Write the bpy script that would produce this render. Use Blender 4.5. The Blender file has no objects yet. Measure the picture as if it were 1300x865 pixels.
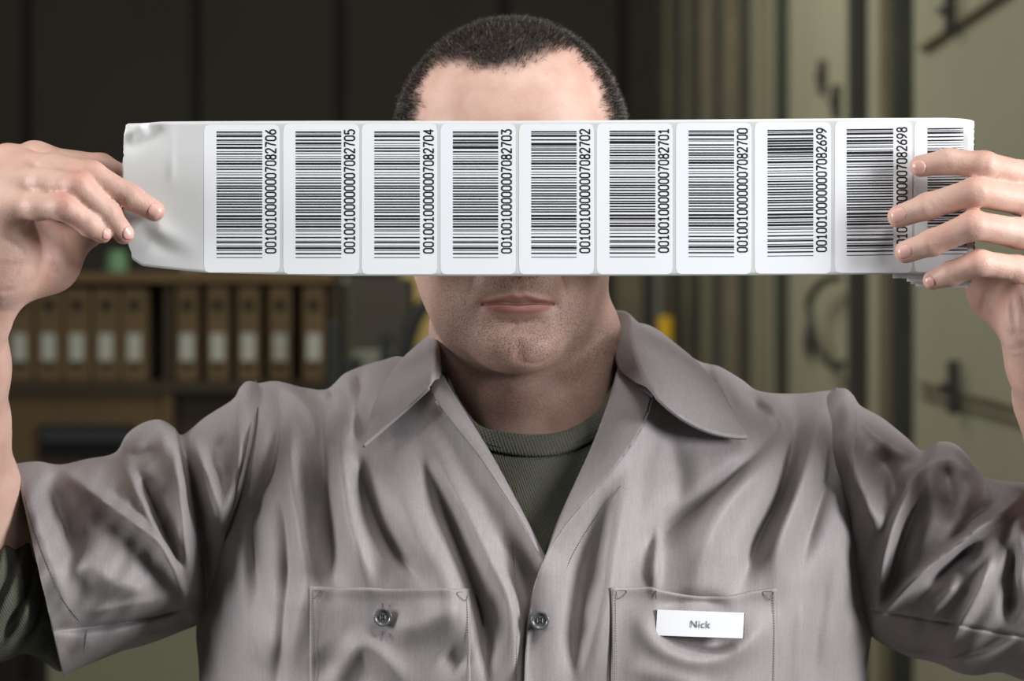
import bpy, bmesh, math, random
import numpy as np
from mathutils import Vector, Matrix, noise as mnoise

# ------------------------------------------------------------------ camera, world, lights, exposure
S = bpy.context.scene
COL = S.collection
FPX = 3600.0            # focal length in pixels of a 1300 px wide frame
CAM_Y, CAM_Z = -2.0, 1.57
cam_data = bpy.data.cameras.new('camera')
cam_data.sensor_width = 36.0
cam_data.lens = 36.0 * FPX / 1300.0
cam_data.clip_end = 100
cam_data.dof.use_dof = True
cam_data.dof.focus_distance = 1.84
cam_data.dof.aperture_fstop = 9.0
cam = bpy.data.objects.new('camera', cam_data)
cam.location = (0, CAM_Y, CAM_Z)
cam.rotation_euler = (math.pi / 2, 0, 0)
COL.objects.link(cam)
S.camera = cam

world = bpy.data.worlds.new('world')
S.world = world
world.use_nodes = True
world.node_tree.nodes['Background'].inputs[0].default_value = (0.80, 0.90, 1.0, 1)
world.node_tree.nodes['Background'].inputs[1].default_value = 0.05

def area_light(name, loc, target, size, size_y, power, color):
    ld = bpy.data.lights.new(name, 'AREA')
    ld.shape = 'RECTANGLE'; ld.size = size; ld.size_y = size_y
    ld.energy = power; ld.color = color
    o = bpy.data.objects.new(name, ld)
    o.location = loc
    d = Vector(target) - Vector(loc)
    o.rotation_euler = d.to_track_quat('-Z', 'Y').to_euler()
    COL.objects.link(o)
    return o
# daylight through the dock doors on both sides of the man, and the hall's overhead daylight
area_light('daylight_right', (2.3, -1.15, 2.0), (0, 0, 1.40), 0.6, 1.1, 98, (0.97, 0.98, 1.0))
area_light('daylight_left', (-2.3, -0.62, 1.9), (0, 0, 1.35), 0.6, 1.0, 60, (0.98, 0.98, 1.0))
area_light('skylight', (0.75, -1.25, 3.7), (0, 0, 1.45), 0.7, 0.7, 40, (1.0, 0.99, 0.96))
area_light('skylight_left', (-1.5, -0.3, 3.3), (0, 0, 1.6), 0.9, 0.9, 10, (1.0, 0.97, 0.86))
area_light('added_fill_far', (-0.8, 6.0, 3.8), (1.0, 8.6, 1.3), 1.6, 1.6, 58, (1.0, 0.97, 0.86))  # unseen lamp, added to brighten the far part of the right wall
area_light('added_fill_near', (-0.6, 3.2, 3.4), (1.5, 5.0, 1.5), 0.9, 0.9, 22, (1.0, 0.98, 0.90))  # unseen lamp, added to lift the near part of the right wall
area_light('hall_lamp_left', (-1.2, 3.4, 3.3), (-1.2, 6.2, 1.3), 1.6, 0.8, 4, (1.0, 0.93, 0.78))

S.view_settings.view_transform = 'Standard'
S.view_settings.look = 'None'
S.view_settings.exposure = 0.0
S.view_settings.gamma = 1.0
S.view_settings.use_curve_mapping = False

# ------------------------------------------------------------------ helpers
rng = np.random.default_rng(7)
random.seed(7)

def P(px, py, y):
    """world point of a place measured at (px, py) standing at depth y"""
    px = np.asarray(px, float); py = np.asarray(py, float); y = np.asarray(y, float)
    px, py, y = np.broadcast_arrays(px, py, y)
    d = (y - CAM_Y) / FPX
    return np.stack([(px - 650.0) * d, y, CAM_Z - (py - 432.5) * d], -1)

def PV(px, py, y):
    return Vector(P(px, py, y).tolist())

def lin(r, g, b):
    f = lambda c: (c / 12.92) if c <= 0.04045 else ((c + 0.055) / 1.055) ** 2.4
    return (f(r / 255), f(g / 255), f(b / 255), 1)

def mat(name, color, rough=0.6, metal=0.0, spec=0.5, noise_scale=None, noise_amt=0.0, bump=0.0, bump_scale=None, color2=None, sheen=0.0):
    m = bpy.data.materials.new(name)
    m.use_nodes = True
    nt = m.node_tree
    b = nt.nodes['Principled BSDF']
    b.inputs['Base Color'].default_value = color
    b.inputs['Roughness'].default_value = rough
    b.inputs['Metallic'].default_value = metal
    b.inputs['Specular IOR Level'].default_value = spec
    b.inputs['Sheen Weight'].default_value = sheen
    tc = nt.nodes.new('ShaderNodeTexCoord')
    if noise_scale:
        n = nt.nodes.new('ShaderNodeTexNoise')
        n.inputs['Scale'].default_value = noise_scale
        n.inputs['Detail'].default_value = 5
        nt.links.new(tc.outputs['Object'], n.inputs['Vector'])
        r = nt.nodes.new('ShaderNodeValToRGB')
        c2 = color2 or tuple(c * (1 - noise_amt) for c in color[:3]) + (1,)
        r.color_ramp.elements[0].color = c2
        r.color_ramp.elements[0].position = 0.3
        r.color_ramp.elements[1].color = color
        r.color_ramp.elements[1].position = 0.7
        nt.links.new(n.outputs['Fac'], r.inputs['Fac'])
        nt.links.new(r.outputs['Color'], b.inputs['Base Color'])
    if bump:
        n2 = nt.nodes.new('ShaderNodeTexNoise')
        n2.inputs['Scale'].default_value = bump_scale or 60
        n2.inputs['Detail'].default_value = 4
        nt.links.new(tc.outputs['Object'], n2.inputs['Vector'])
        bp = nt.nodes.new('ShaderNodeBump')
        bp.inputs['Strength'].default_value = bump
        bp.inputs['Distance'].default_value = 0.002
        nt.links.new(n2.outputs['Fac'], bp.inputs['Height'])
        nt.links.new(bp.outputs['Normal'], b.inputs['Normal'])
    return m

def link(o, parent=None):
    COL.objects.link(o)
    if parent is not None:
        o.parent = parent
    return o

def tag(o, label=None, cat=None, group=None, kind=None):
    if label: o['label'] = label
    if cat: o['category'] = cat
    if group: o['group'] = group
    if kind: o['kind'] = kind
    return o

def empty(name, loc=(0, 0, 0)):
    o = bpy.data.objects.new(name, None)
    o.empty_display_size = 0.1
    COL.objects.link(o)
    o.location = loc
    return o

def keep(o, parent):
    """parent a mesh built in world coordinates to a thing whose empty stands elsewhere"""
    o.parent = parent
    # a part's own mesh already stands in world coordinates, so only a thing's empty shifts its children
    m = Matrix.Translation(parent.location) if parent.parent is None else Matrix.Identity(4)
    o.matrix_parent_inverse = m.inverted()
    return o

def mesh_obj(name, V, F, m, parent=None, smooth=True):
    me = bpy.data.meshes.new(name)
    me.from_pydata([tuple(map(float, v)) for v in V], [], [tuple(f) for f in F])
    me.validate()
    if smooth:
        me.polygons.foreach_set('use_smooth', np.ones(len(me.polygons), bool))
    me.materials.append(m)
    o = bpy.data.objects.new(name, me)
    COL.objects.link(o)
    if parent is not None:
        keep(o, parent)
    return o

def quads_obj(name, V, Q, m, parent=None, smooth=True):
    V = np.asarray(V, np.float32); Q = np.asarray(Q, np.int32)
    me = bpy.data.meshes.new(name)
    me.vertices.add(len(V)); me.vertices.foreach_set('co', V.ravel())
    k = Q.shape[1]
    me.loops.add(Q.size); me.loops.foreach_set('vertex_index', Q.ravel())
    me.polygons.add(len(Q))
    me.polygons.foreach_set('loop_start', np.arange(0, Q.size, k, dtype=np.int32))
    me.polygons.foreach_set('loop_total', np.full(len(Q), k, np.int32))
    me.update(calc_edges=True); me.validate()
    me.polygons.foreach_set('use_smooth', np.full(len(me.polygons), smooth))
    me.materials.append(m)
    o = bpy.data.objects.new(name, me)
    COL.objects.link(o)
    if parent is not None:
        keep(o, parent)
    return o

def grid_quads(n, m_, wrap=False):
    i = np.arange(n - 1)[:, None]; j = np.arange(m_ if wrap else m_ - 1)[None, :]
    j2 = (j + 1) % m_
    return np.stack([i * m_ + j, i * m_ + j2, (i + 1) * m_ + j2, (i + 1) * m_ + j], -1).reshape(-1, 4)

def solid(o, t, offset=-1.0):
    md = o.modifiers.new('solid', 'SOLIDIFY'); md.thickness = t; md.offset = offset
    return o

class MB:
    """collects boxes / cylinders into one mesh"""
    def __init__(self): self.V = []; self.F = []
    def box(self, c, s, rz=0.0, rx=0.0, ry=0.0):
        n = len(self.V); M = Matrix.Rotation(rz, 3, 'Z') @ Matrix.Rotation(ry, 3, 'Y') @ Matrix.Rotation(rx, 3, 'X')
        for x in (-.5, .5):
            for y in (-.5, .5):
                for z in (-.5, .5):
                    self.V.append(Vector(c) + M @ Vector((x * s[0], y * s[1], z * s[2])))
        for f in ((0, 1, 3, 2), (4, 6, 7, 5), (0, 4, 5, 1), (2, 3, 7, 6), (0, 2, 6, 4), (1, 5, 7, 3)):
            self.F.append([n + i for i in f])
        return self
    def tube(self, a, b, r0, r1=None, seg=16, cap=True):
        a = Vector(a); b = Vector(b); r1 = r0 if r1 is None else r1
        d = (b - a).normalized(); u = d.orthogonal().normalized(); w = d.cross(u)
        n = len(self.V)
        for p, r in ((a, r0), (b, r1)):
            for k in range(seg):
                t = 2 * math.pi * k / seg
                self.V.append(p + (u * math.cos(t) + w * math.sin(t)) * r)
        for k in range(seg):
            k2 = (k + 1) % seg
            self.F.append([n + k, n + k2, n + seg + k2, n + seg + k])
        if cap:
            self.F.append([n + k for k in reversed(range(seg))]); self.F.append([n + seg + k for k in range(seg)])
        return self
    def build(self, name, m, parent=None, bevel=0.0, smooth=False):
        o = mesh_obj(name, self.V, self.F, m, parent, smooth)
        if bevel:
            md = o.modifiers.new('bevel', 'BEVEL'); md.width = bevel; md.segments = 2; md.limit_method = 'ANGLE'
        return o

def catmull(pts, n):
    """resample a polyline of k-dim points with a Catmull-Rom spline into n points"""
    p = np.asarray(pts, float)
    L = np.r_[0, np.cumsum(np.maximum(np.linalg.norm(np.diff(p, axis=0), axis=1), 1e-6))]
    t = np.linspace(0, L[-1], n)
    q = np.vstack([2 * p[0] - p[1], p, 2 * p[-1] - p[-2]])
    i = np.clip(np.searchsorted(L, t, side='right') - 1, 0, len(p) - 2)
    u = ((t - L[i]) / (L[i + 1] - L[i]))[:, None]
    a, b, c, d = q[i], q[i + 1], q[i + 2], q[i + 3]
    return 0.5 * ((2 * b) + (-a + c) * u + (2 * a - 5 * b + 4 * c - d) * u * u + (-a + 3 * b - 3 * c + d) * u ** 3)

# ------------------------------------------------------------------ materials
def fabric(name, color, rough=0.62, weave=5000, strength=0.25, color_amt=0.10, sheen=0.1, slub=0.12):
    m = bpy.data.materials.new(name); m.use_nodes = True
    nt = m.node_tree; b = nt.nodes['Principled BSDF']
    b.inputs['Roughness'].default_value = rough
    b.inputs['Specular IOR Level'].default_value = 0.38
    b.inputs['Sheen Weight'].default_value = sheen
    b.inputs['Sheen Roughness'].default_value = 0.4
    tc = nt.nodes.new('ShaderNodeTexCoord')
    def wave(direction, scale):
        mp = nt.nodes.new('ShaderNodeMapping'); mp.inputs['Rotation'].default_value = (0, 0.35, 0)
        nt.links.new(tc.outputs['Object'], mp.inputs['Vector'])
        w = nt.nodes.new('ShaderNodeTexWave'); w.bands_direction = direction
        w.inputs['Scale'].default_value = scale; w.inputs['Distortion'].default_value = 0.6
        w.inputs['Detail'].default_value = 1; w.inputs['Detail Scale'].default_value = 3
        nt.links.new(mp.outputs['Vector'], w.inputs['Vector'])
        return w
    w1 = wave('X', weave / 20.0); w2 = wave('Z', weave / 20.0)
    mx = nt.nodes.new('ShaderNodeMath'); mx.operation = 'ADD'
    nt.links.new(w1.outputs['Fac'], mx.inputs[0]); nt.links.new(w2.outputs['Fac'], mx.inputs[1])
    n = nt.nodes.new('ShaderNodeTexNoise'); n.inputs['Scale'].default_value = 700; n.inputs['Detail'].default_value = 3
    nt.links.new(tc.outputs['Object'], n.inputs['Vector'])
    n3 = nt.nodes.new('ShaderNodeTexNoise'); n3.inputs['Scale'].default_value = 9; n3.inputs['Detail'].default_value = 4
    nt.links.new(tc.outputs['Object'], n3.inputs['Vector'])
    mp3 = nt.nodes.new('ShaderNodeMapping'); mp3.inputs['Scale'].default_value = (700, 250, 40)
    nt.links.new(tc.outputs['Object'], mp3.inputs['Vector'])
    n4 = nt.nodes.new('ShaderNodeTexNoise'); n4.inputs['Scale'].default_value = 1.0; n4.inputs['Detail'].default_value = 2
    nt.links.new(mp3.outputs['Vector'], n4.inputs['Vector'])
    ad = nt.nodes.new('ShaderNodeMath'); ad.operation = 'ADD'
    nt.links.new(n.outputs['Fac'], ad.inputs[0]); nt.links.new(n4.outputs['Fac'], ad.inputs[1])
    r = nt.nodes.new('ShaderNodeMapRange')
    r.inputs['From Min'].default_value = 0.6; r.inputs['From Max'].default_value = 1.4
    r.inputs['To Min'].default_value = 1 - slub; r.inputs['To Max'].default_value = 1 + slub
    nt.links.new(ad.outputs[0], r.inputs['Value'])
    r3 = nt.nodes.new('ShaderNodeMapRange')
    r3.inputs['From Min'].default_value = 0.3; r3.inputs['From Max'].default_value = 0.7
    r3.inputs['To Min'].default_value = 1 - color_amt; r3.inputs['To Max'].default_value = 1 + color_amt
    nt.links.new(n3.outputs['Fac'], r3.inputs['Value'])
    ml = nt.nodes.new('ShaderNodeMath'); ml.operation = 'MULTIPLY'
    nt.links.new(r.outputs[0], ml.inputs[0]); nt.links.new(r3.outputs[0], ml.inputs[1])
    vm = nt.nodes.new('ShaderNodeVectorMath'); vm.operation = 'SCALE'
    vm.inputs[0].default_value = color[:3]
    nt.links.new(ml.outputs[0], vm.inputs['Scale'])
    nt.links.new(vm.outputs[0], b.inputs['Base Color'])
    ad2 = nt.nodes.new('ShaderNodeMath'); ad2.operation = 'ADD'
    nt.links.new(mx.outputs[0], ad2.inputs[0]); nt.links.new(n.outputs['Fac'], ad2.inputs[1])
    bp = nt.nodes.new('ShaderNodeBump'); bp.inputs['Strength'].default_value = strength; bp.inputs['Distance'].default_value = 0.0004
    nt.links.new(ad2.outputs[0], bp.inputs['Height'])
    nt.links.new(bp.outputs['Normal'], b.inputs['Normal'])
    return m

M = {}
M['shirt'] = fabric('shirt_twill', lin(141, 134, 134), rough=0.58, strength=0.08)
M['tee'] = fabric('olive_knit', lin(78, 78, 67), rough=0.9, weave=4000, strength=0.5, sheen=0.05)
M['tee_dark'] = fabric('olive_rib', lin(72, 72, 62), rough=0.9, weave=3000, strength=0.6, sheen=0.05)
M['trousers'] = fabric('trouser_twill', lin(60, 58, 56), rough=0.8)
M['shoe'] = mat('shoe_leather', lin(30, 26, 24), 0.4, noise_scale=20, noise_amt=.2)
M['thread'] = mat('thread', lin(112, 104, 106), 0.8, noise_scale=300, noise_amt=.2)
M['pale_thread'] = mat('pale_thread', lin(190, 184, 180), 0.8, noise_scale=300, noise_amt=.2)
M['button'] = mat('button_resin', lin(96, 96, 100), 0.25, noise_scale=180, noise_amt=.35)
M['button_dark'] = mat('button_hole', lin(18, 18, 20), 0.7, noise_scale=80, noise_amt=.2)
M['paper'] = mat('label_paper', lin(230, 232, 236), 0.6, noise_scale=12, noise_amt=.02)
M['backing'] = mat('backing_paper', lin(206, 207, 206), 0.42, noise_scale=22, noise_amt=.05)
M['ink'] = mat('black_ink', lin(20, 20, 24), 0.5, noise_scale=90, noise_amt=.1)
M['tag'] = mat('tag_plastic', lin(246, 247, 250), 0.3, noise_scale=30, noise_amt=.01)
M['tag_edge'] = mat('tag_back', lin(40, 40, 42), 0.4, noise_scale=30, noise_amt=.1)
M['tag_ink'] = mat('tag_ink', lin(105, 107, 112), 0.5, noise_scale=90, noise_amt=.1)
M['nail'] = mat('fingernail', lin(216, 168, 156), 0.3, noise_scale=60, noise_amt=.05)
M['hair'] = mat('dark_hair', lin(66, 57, 50), 0.4, noise_scale=200, noise_amt=.4)
M['grey_hair'] = mat('grey_hair', lin(158, 152, 142), 0.4, noise_scale=200, noise_amt=.2)
M['eye'] = mat('eye_white', lin(225, 220, 214), 0.15, noise_scale=60, noise_amt=.04)
M['iris'] = mat('iris', lin(60, 44, 30), 0.15, noise_scale=300, noise_amt=.4)

def skin_material():
    m = bpy.data.materials.new('skin'); m.use_nodes = True
    nt = m.node_tree; b = nt.nodes['Principled BSDF']
    b.inputs['Roughness'].default_value = 0.52
    b.inputs['Specular IOR Level'].default_value = 0.45
    b.inputs['Subsurface Weight'].default_value = 0.12
    b.inputs['Subsurface Radius'].default_value = (0.010, 0.004, 0.002)
    b.inputs['Subsurface Scale'].default_value = 0.5
    tc = nt.nodes.new('ShaderNodeTexCoord')
    def noise(scale, detail=4):
        n = nt.nodes.new('ShaderNodeTexNoise'); n.inputs['Scale'].default_value = scale
        n.inputs['Detail'].default_value = detail
        nt.links.new(tc.outputs['Object'], n.inputs['Vector']); return n
    def attr(name):
        a = nt.nodes.new('ShaderNodeAttribute'); a.attribute_name = name; return a.outputs['Fac']
    def math_(op, a, b_=None, v=None):
        n = nt.nodes.new('ShaderNodeMath'); n.operation = op; n.use_clamp = True
        nt.links.new(a, n.inputs[0])
        if b_ is not None: nt.links.new(b_, n.inputs[1])
        if v is not None: n.inputs[1].default_value = v
        return n.outputs[0]
    def mix(fac, ca, cb):
        n = nt.nodes.new('ShaderNodeMix'); n.data_type = 'RGBA'
        nt.links.new(fac, n.inputs['Factor'])
        for s, c in ((n.inputs[6], ca), (n.inputs[7], cb)):
            if isinstance(c, tuple): s.default_value = c
            else: nt.links.new(c, s)
        return n.outputs[2]
    def ramp(src, a, b_):
        n = nt.nodes.new('ShaderNodeMapRange'); n.inputs['From Min'].default_value = a; n.inputs['From Max'].default_value = b_
        nt.links.new(src, n.inputs['Value']); return n.outputs[0]
    c = mix(ramp(noise(45).outputs['Fac'], .35, .7), lin(204, 169, 154), lin(189, 149, 133))
    c = mix(ramp(noise(380, 2).outputs['Fac'], .62, 1.1), c, lin(186, 142, 120))
    c = mix(math_('MULTIPLY', attr('red'), None, .5), c, lin(192, 124, 108))
    c = mix(math_('MULTIPLY', attr('lip'), None, .85), c, lin(170, 112, 106))
    st = math_('MULTIPLY', attr('stubble'), ramp(noise(1100, 2).outputs['Fac'], .44, .62))
    c = mix(math_('MULTIPLY', attr('stubble'), None, .30), c, lin(140, 118, 108))
    c = mix(math_('MULTIPLY', st, None, .62), c, lin(70, 58, 54))
    c = mix(math_('MULTIPLY', attr('scalp'), None, .96), c, lin(34, 30, 28))
    nt.links.new(c, b.inputs['Base Color'])
    bp = nt.nodes.new('ShaderNodeBump'); bp.inputs['Strength'].default_value = 0.4; bp.inputs['Distance'].default_value = 0.0006
    ad = nt.nodes.new('ShaderNodeMath'); ad.operation = 'ADD'
    nt.links.new(noise(900, 3).outputs['Fac'], ad.inputs[0]); nt.links.new(noise(220, 4).outputs['Fac'], ad.inputs[1])
    nt.links.new(ad.outputs[0], bp.inputs['Height']); nt.links.new(bp.outputs['Normal'], b.inputs['Normal'])
    return m
M['skin'] = skin_material()
# ------------------------------------------------------------------ the setting: a dim warehouse
M['dark_wall'] = mat('dark_wall_panel', lin(64, 59, 51), 0.8, noise_scale=1.2, noise_amt=.25, bump=.2, bump_scale=30)
M['seam_dark'] = mat('panel_joint', lin(34, 32, 28), 0.9, noise_scale=3, noise_amt=.2)
M['pale_wall'] = mat('pale_wall_paint', lin(164, 161, 138), 0.65, noise_scale=1.6, noise_amt=.12, bump=.2, bump_scale=12)
M['floor'] = mat('concrete', lin(96, 94, 84), 0.5, noise_scale=1.5, noise_amt=.2, bump=.3, bump_scale=20)
M['steel'] = mat('dull_steel', lin(62, 62, 56), 0.5, metal=.3, noise_scale=5, noise_amt=.3)
M['steel_pale'] = mat('grimy_steel', lin(126, 118, 92), 0.55, metal=.2, noise_scale=6, noise_amt=.35)
M['tan_steel'] = mat('tan_steel', lin(128, 120, 96), 0.6, noise_scale=6, noise_amt=.25)
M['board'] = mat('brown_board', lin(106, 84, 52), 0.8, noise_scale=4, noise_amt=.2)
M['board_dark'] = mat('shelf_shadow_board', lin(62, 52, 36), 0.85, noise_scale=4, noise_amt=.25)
M['card'] = mat('brown_cardboard', lin(104, 84, 56), 0.85, noise_scale=9, noise_amt=.15)
M['card_label'] = mat('box_label', lin(176, 176, 164), 0.7, noise_scale=20, noise_amt=.06)
M['hole'] = mat('hole_dark', lin(24, 20, 15), 0.9, noise_scale=9, noise_amt=.2)
M['yellow'] = mat('yellow_paint', lin(226, 178, 20), 0.5, noise_scale=9, noise_amt=.15)
M['tan'] = mat('tan_board', lin(186, 162, 98), 0.7, noise_scale=7, noise_amt=.2)
M['blue_grey'] = mat('blue_grey_plastic', lin(44, 48, 50), 0.8, noise_scale=9, noise_amt=.2)
M['grey_pale'] = mat('pale_grey_plastic', lin(132, 134, 122), 0.6, noise_scale=9, noise_amt=.1)
M['green'] = mat('green_plastic', lin(98, 138, 100), 0.5, noise_scale=9, noise_amt=.1)
M['rubber'] = mat('black_rubber', lin(26, 26, 25), 0.6, noise_scale=30, noise_amt=.2)
M['olive_block'] = mat('olive_counter_paint', lin(116, 114, 88), 0.7, noise_scale=2, noise_amt=.12)

def struct(o): o['kind'] = 'structure'; return o
struct(MB().box((0, 4, -0.05), (16, 22, 0.1)).build('floor', M['floor']))
cl = struct(MB().box((0, 8.5, 5.05), (16, 13, 0.1)).build('ceiling', M['dark_wall']))
WB = 11.0
wb = struct(MB().box((-3.0, WB + .1, 2.5), (10.0, .2, 5.0)).build('wall_back', M['dark_wall']))
for px in (-60, 35, 250, 432, 640, 790):
    c = PV(px, 90, WB - .005)
    tag(MB().box((c.x, WB - .006, 2.5), (.05, .02, 5.0)).build('panel_joint', M['seam_dark'], wb))

# right wall: an oblique row of dock door panels between upright steel tracks
A = P(1440, 432, 3.4); B = P(836, 432, WB)
d = (B - A)[:2]; Lw = float(np.hypot(*d)); ux, uy = d / Lw
ang = math.atan2(uy, ux)
nx, ny = uy, -ux
if nx > 0: nx, ny = -nx, -ny
wr = struct(MB().box(((A[0] + B[0]) / 2 - nx * .1, (A[1] + B[1]) / 2 - ny * .1, 2.5), (Lw, .2, 5.0), rz=ang).build('wall_right', M['pale_wall']))
def on_wall(px):
    """point of the right wall's line seen at column px"""
    k = (px - 650.0) / FPX
    t = (k * (A[1] + 2) - A[0]) / (d[0] - k * d[1])
    return A[0] + d[0] * t, A[1] + d[1] * t
n_t = 1
def post(px, wpx, prot, m, z0=0.0, z1=5.0):
    global n_t
    x, y = on_wall(px)
    dist = y + 2
    w = wpx * dist / FPX
    o = struct(MB().box((x + nx * prot / 2, y + ny * prot / 2, (z0 + z1) / 2), (max(w * .9, .02), prot, z1 - z0), rz=ang).build('trim_%d' % n_t, m, bevel=.004))
    n_t += 1
    return o
for px, w, pr, mm in ((1157, 24, .05, 'steel'), (1129, 18, .03, 'tan_steel'), (1100, 26, .05, 'steel'), (1000, 24, .04, 'steel'), (976, 9, .03, 'tan_steel'),
                      (952, 13, .04, 'steel'), (934, 9, .03, 'steel_pale'), (916, 8, .03, 'steel'), (900, 6, .03, 'tan_steel'), (888, 6, .03, 'steel'),
                      (874, 5, .02, 'steel_pale'), (864, 5, .03, 'steel'), (850, 5, .02, 'steel_pale'), (841, 4, .02, 'steel')):
    post(px, w, pr, M[mm])
# door latches, straps and a hanging cable on the right wall
def latch(px, py, s, lab):
    x, y = on_wall(px); z = CAM_Z - (py - 432.5) * (y + 2) / FPX
    e = empty('door_latch', (x + nx * .02, y + ny * .02, z))
    tag(e, lab, 'latch')
    MB().box((x + nx * .03, y + ny * .03, z), (.028 * s, .03, .21 * s), rz=ang).build('bolt_plate', M['steel'], e, bevel=.004)
    MB().tube((x + nx * .02, y + ny * .02, z), (x + nx * .06, y + ny * .06, z), .02 * s).build('handle', M['steel'], e)
latch(1226, 492, .62, 'dark upright door latch beside the raised forearm on the right')
latch(1222, 14, .5, 'dark door latch high on the pale right wall')
def strip_on_wall(p0, p1, wpx, prot, m, name):
    (x0, y0), (x1, y1) = on_wall(p0[0]), on_wall(p1[0])
    a = Vector((x0 + nx * prot, y0 + ny * prot, CAM_Z - (p0[1] - 432.5) * (y0 + 2) / FPX))
    b = Vector((x1 + nx * prot, y1 + ny * prot, CAM_Z - (p1[1] - 432.5) * (y1 + 2) / FPX))
    r = wpx * (y0 + 2) / FPX / 2
    return struct(MB().tube(a, b, r, seg=8).build(name, m))
strip_on_wall((1172, 486), (1330, 528), 6, .01, M['steel_pale'], 'trim_20')
strip_on_wall((1172, 500), (1330, 545), 4, .01, M['steel_pale'], 'trim_21')
strip_on_wall((1176, 62), (1290, -14), 9, .012, M['steel_pale'], 'trim_22')
def tube_curve(name, pts, r, m, parent=None, n=60, seg=8):
    c = catmull(pts, n); V = []
    up = np.array([0.13, 0.2, 0.97])
    for i in range(n):
        t = c[min(i + 1, n - 1)] - c[max(i - 1, 0)]; t /= np.linalg.norm(t) + 1e-9
        u = np.cross(t, up); 
        if np.linalg.norm(u) < .05: u = np.cross(t, np.array([1., 0, 0]))
        u /= np.linalg.norm(u); w = np.cross(t, u)
        rr = r[i] if hasattr(r, '__len__') else r
        for k in range(seg):
            a = 2 * math.pi * k / seg
            V.append(c[i] + (u * math.cos(a) + w * math.sin(a)) * rr)
    F = [list(q) for q in grid_quads(n, seg, True)]
    F.append(list(range(seg))[::-1]); F.append([(n - 1) * seg + k for k in range(seg)])
    return mesh_obj(name, V, F, m, parent)
cb = []
for px, py in ((1090, 352), (1068, 360), (1052, 385), (1058, 425), (1072, 455), (1088, 466), (1096, 462)):
    x, y = on_wall(px); cb.append((x + nx * .06, y + ny * .06, CAM_Z - (py - 432.5) * (y + 2) / FPX))
tag(tube_curve('hanging_cable', cb, .012, M['steel']), 'thin dark cable looping out of the upright steel tracks', 'cable')
for (px, py, lab) in ((1048, 98, 'small dark wall fixture between steel tracks, the upper one'), (1066, 130, 'small dark wall fixture between steel tracks, the lower one'),
                      (1032, 434, 'small dark wall fixture beside the hanging cable')):
    x, y = on_wall(px); z = CAM_Z - (py - 432.5) * (y + 2) / FPX
    o = MB().box((x + nx * .01, y + ny * .01, z), (.06, .02, .10), rz=ang).tube((x + nx * .01, y + ny * .01, z), (x + nx * .03, y + ny * .03, z), .012).build('wall_fixture', M['steel'])
    tag(o, lab, 'fixture')

# yellow guard post and what stands round it far back on the right
YB = 9.0
def upright(name, px, py0, py1, wpx, y, m, lab, cat, rad=None):
    a = PV(px, py0, y); b = PV(px, py1, y); w = wpx * (y + 2) / FPX
    if rad:
        o = MB().tube((a.x, y, 0), (a.x, y, a.z), w / 2, seg=20).build(name, m, bevel=.01)
    else:
        o = MB().box((a.x, y, a.z / 2), (w, w, a.z)).build(name, m, bevel=.008)
    return tag(o, lab, cat)
upright('guard_post', 845, 402, 470, 20, YB - .5, M['yellow'], 'yellow guard post far behind the right collar point', 'post', True)
upright('equipment_stand', 824, 352, 470, 16, YB - .3, M['rubber'], 'tall black stand just left of the yellow guard post', 'stand')
upright('grey_pipe', 836, 340, 400, 12, YB + .6, M['grey_pale'], 'pale grey pipe rising behind the yellow guard post', 'pipe', True)
upright('stacked_panel', 798, 338, 470, 36, YB + 1, M['steel_pale'], 'dull pale panel far back between the neck and the black stand', 'panel')

# ------------------------------------------------------------------ shelving with brown box files, left
YS = 6.0     # front of the shelving
def zx(px, py, y=YS): v = P(px, py, y); return float(v[0]), float(v[2])
u = 8.0 / FPX
unit = empty('shelving_unit', (zx(215, 0)[0], YS + .2, 0))
tag(unit, 'brown board shelving holding the row of box files, dim background at left', 'shelving')
x0, x1 = zx(-60, 0)[0], zx(424, 0)[0]
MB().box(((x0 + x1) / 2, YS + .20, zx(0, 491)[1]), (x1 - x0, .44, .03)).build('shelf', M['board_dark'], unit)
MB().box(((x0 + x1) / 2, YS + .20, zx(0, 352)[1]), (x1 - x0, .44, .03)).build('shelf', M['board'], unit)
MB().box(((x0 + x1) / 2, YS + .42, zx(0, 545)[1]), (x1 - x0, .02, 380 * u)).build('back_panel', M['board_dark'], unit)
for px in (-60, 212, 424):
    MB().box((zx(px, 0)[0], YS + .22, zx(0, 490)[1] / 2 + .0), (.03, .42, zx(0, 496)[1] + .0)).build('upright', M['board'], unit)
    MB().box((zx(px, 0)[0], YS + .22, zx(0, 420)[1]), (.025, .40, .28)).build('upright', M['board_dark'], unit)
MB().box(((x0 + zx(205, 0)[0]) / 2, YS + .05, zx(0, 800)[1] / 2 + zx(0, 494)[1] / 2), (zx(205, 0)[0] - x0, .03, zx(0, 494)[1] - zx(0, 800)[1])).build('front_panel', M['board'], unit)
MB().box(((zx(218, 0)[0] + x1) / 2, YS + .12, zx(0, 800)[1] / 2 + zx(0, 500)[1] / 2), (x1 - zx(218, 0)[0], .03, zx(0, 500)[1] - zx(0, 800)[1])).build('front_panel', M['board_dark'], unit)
MB().box((zx(110, 0)[0], YS + .02, zx(0, 562)[1]), (120 * u, .06, 44 * u)).build('slot', M['hole'], unit)
MB().box((zx(110, 0)[0], YS - .02, zx(0, 553)[1]), (112 * u, .04, 16 * u)).build('tray', M['blue_grey'], unit)
bxz0 = zx(0, 484)[1]
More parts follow.
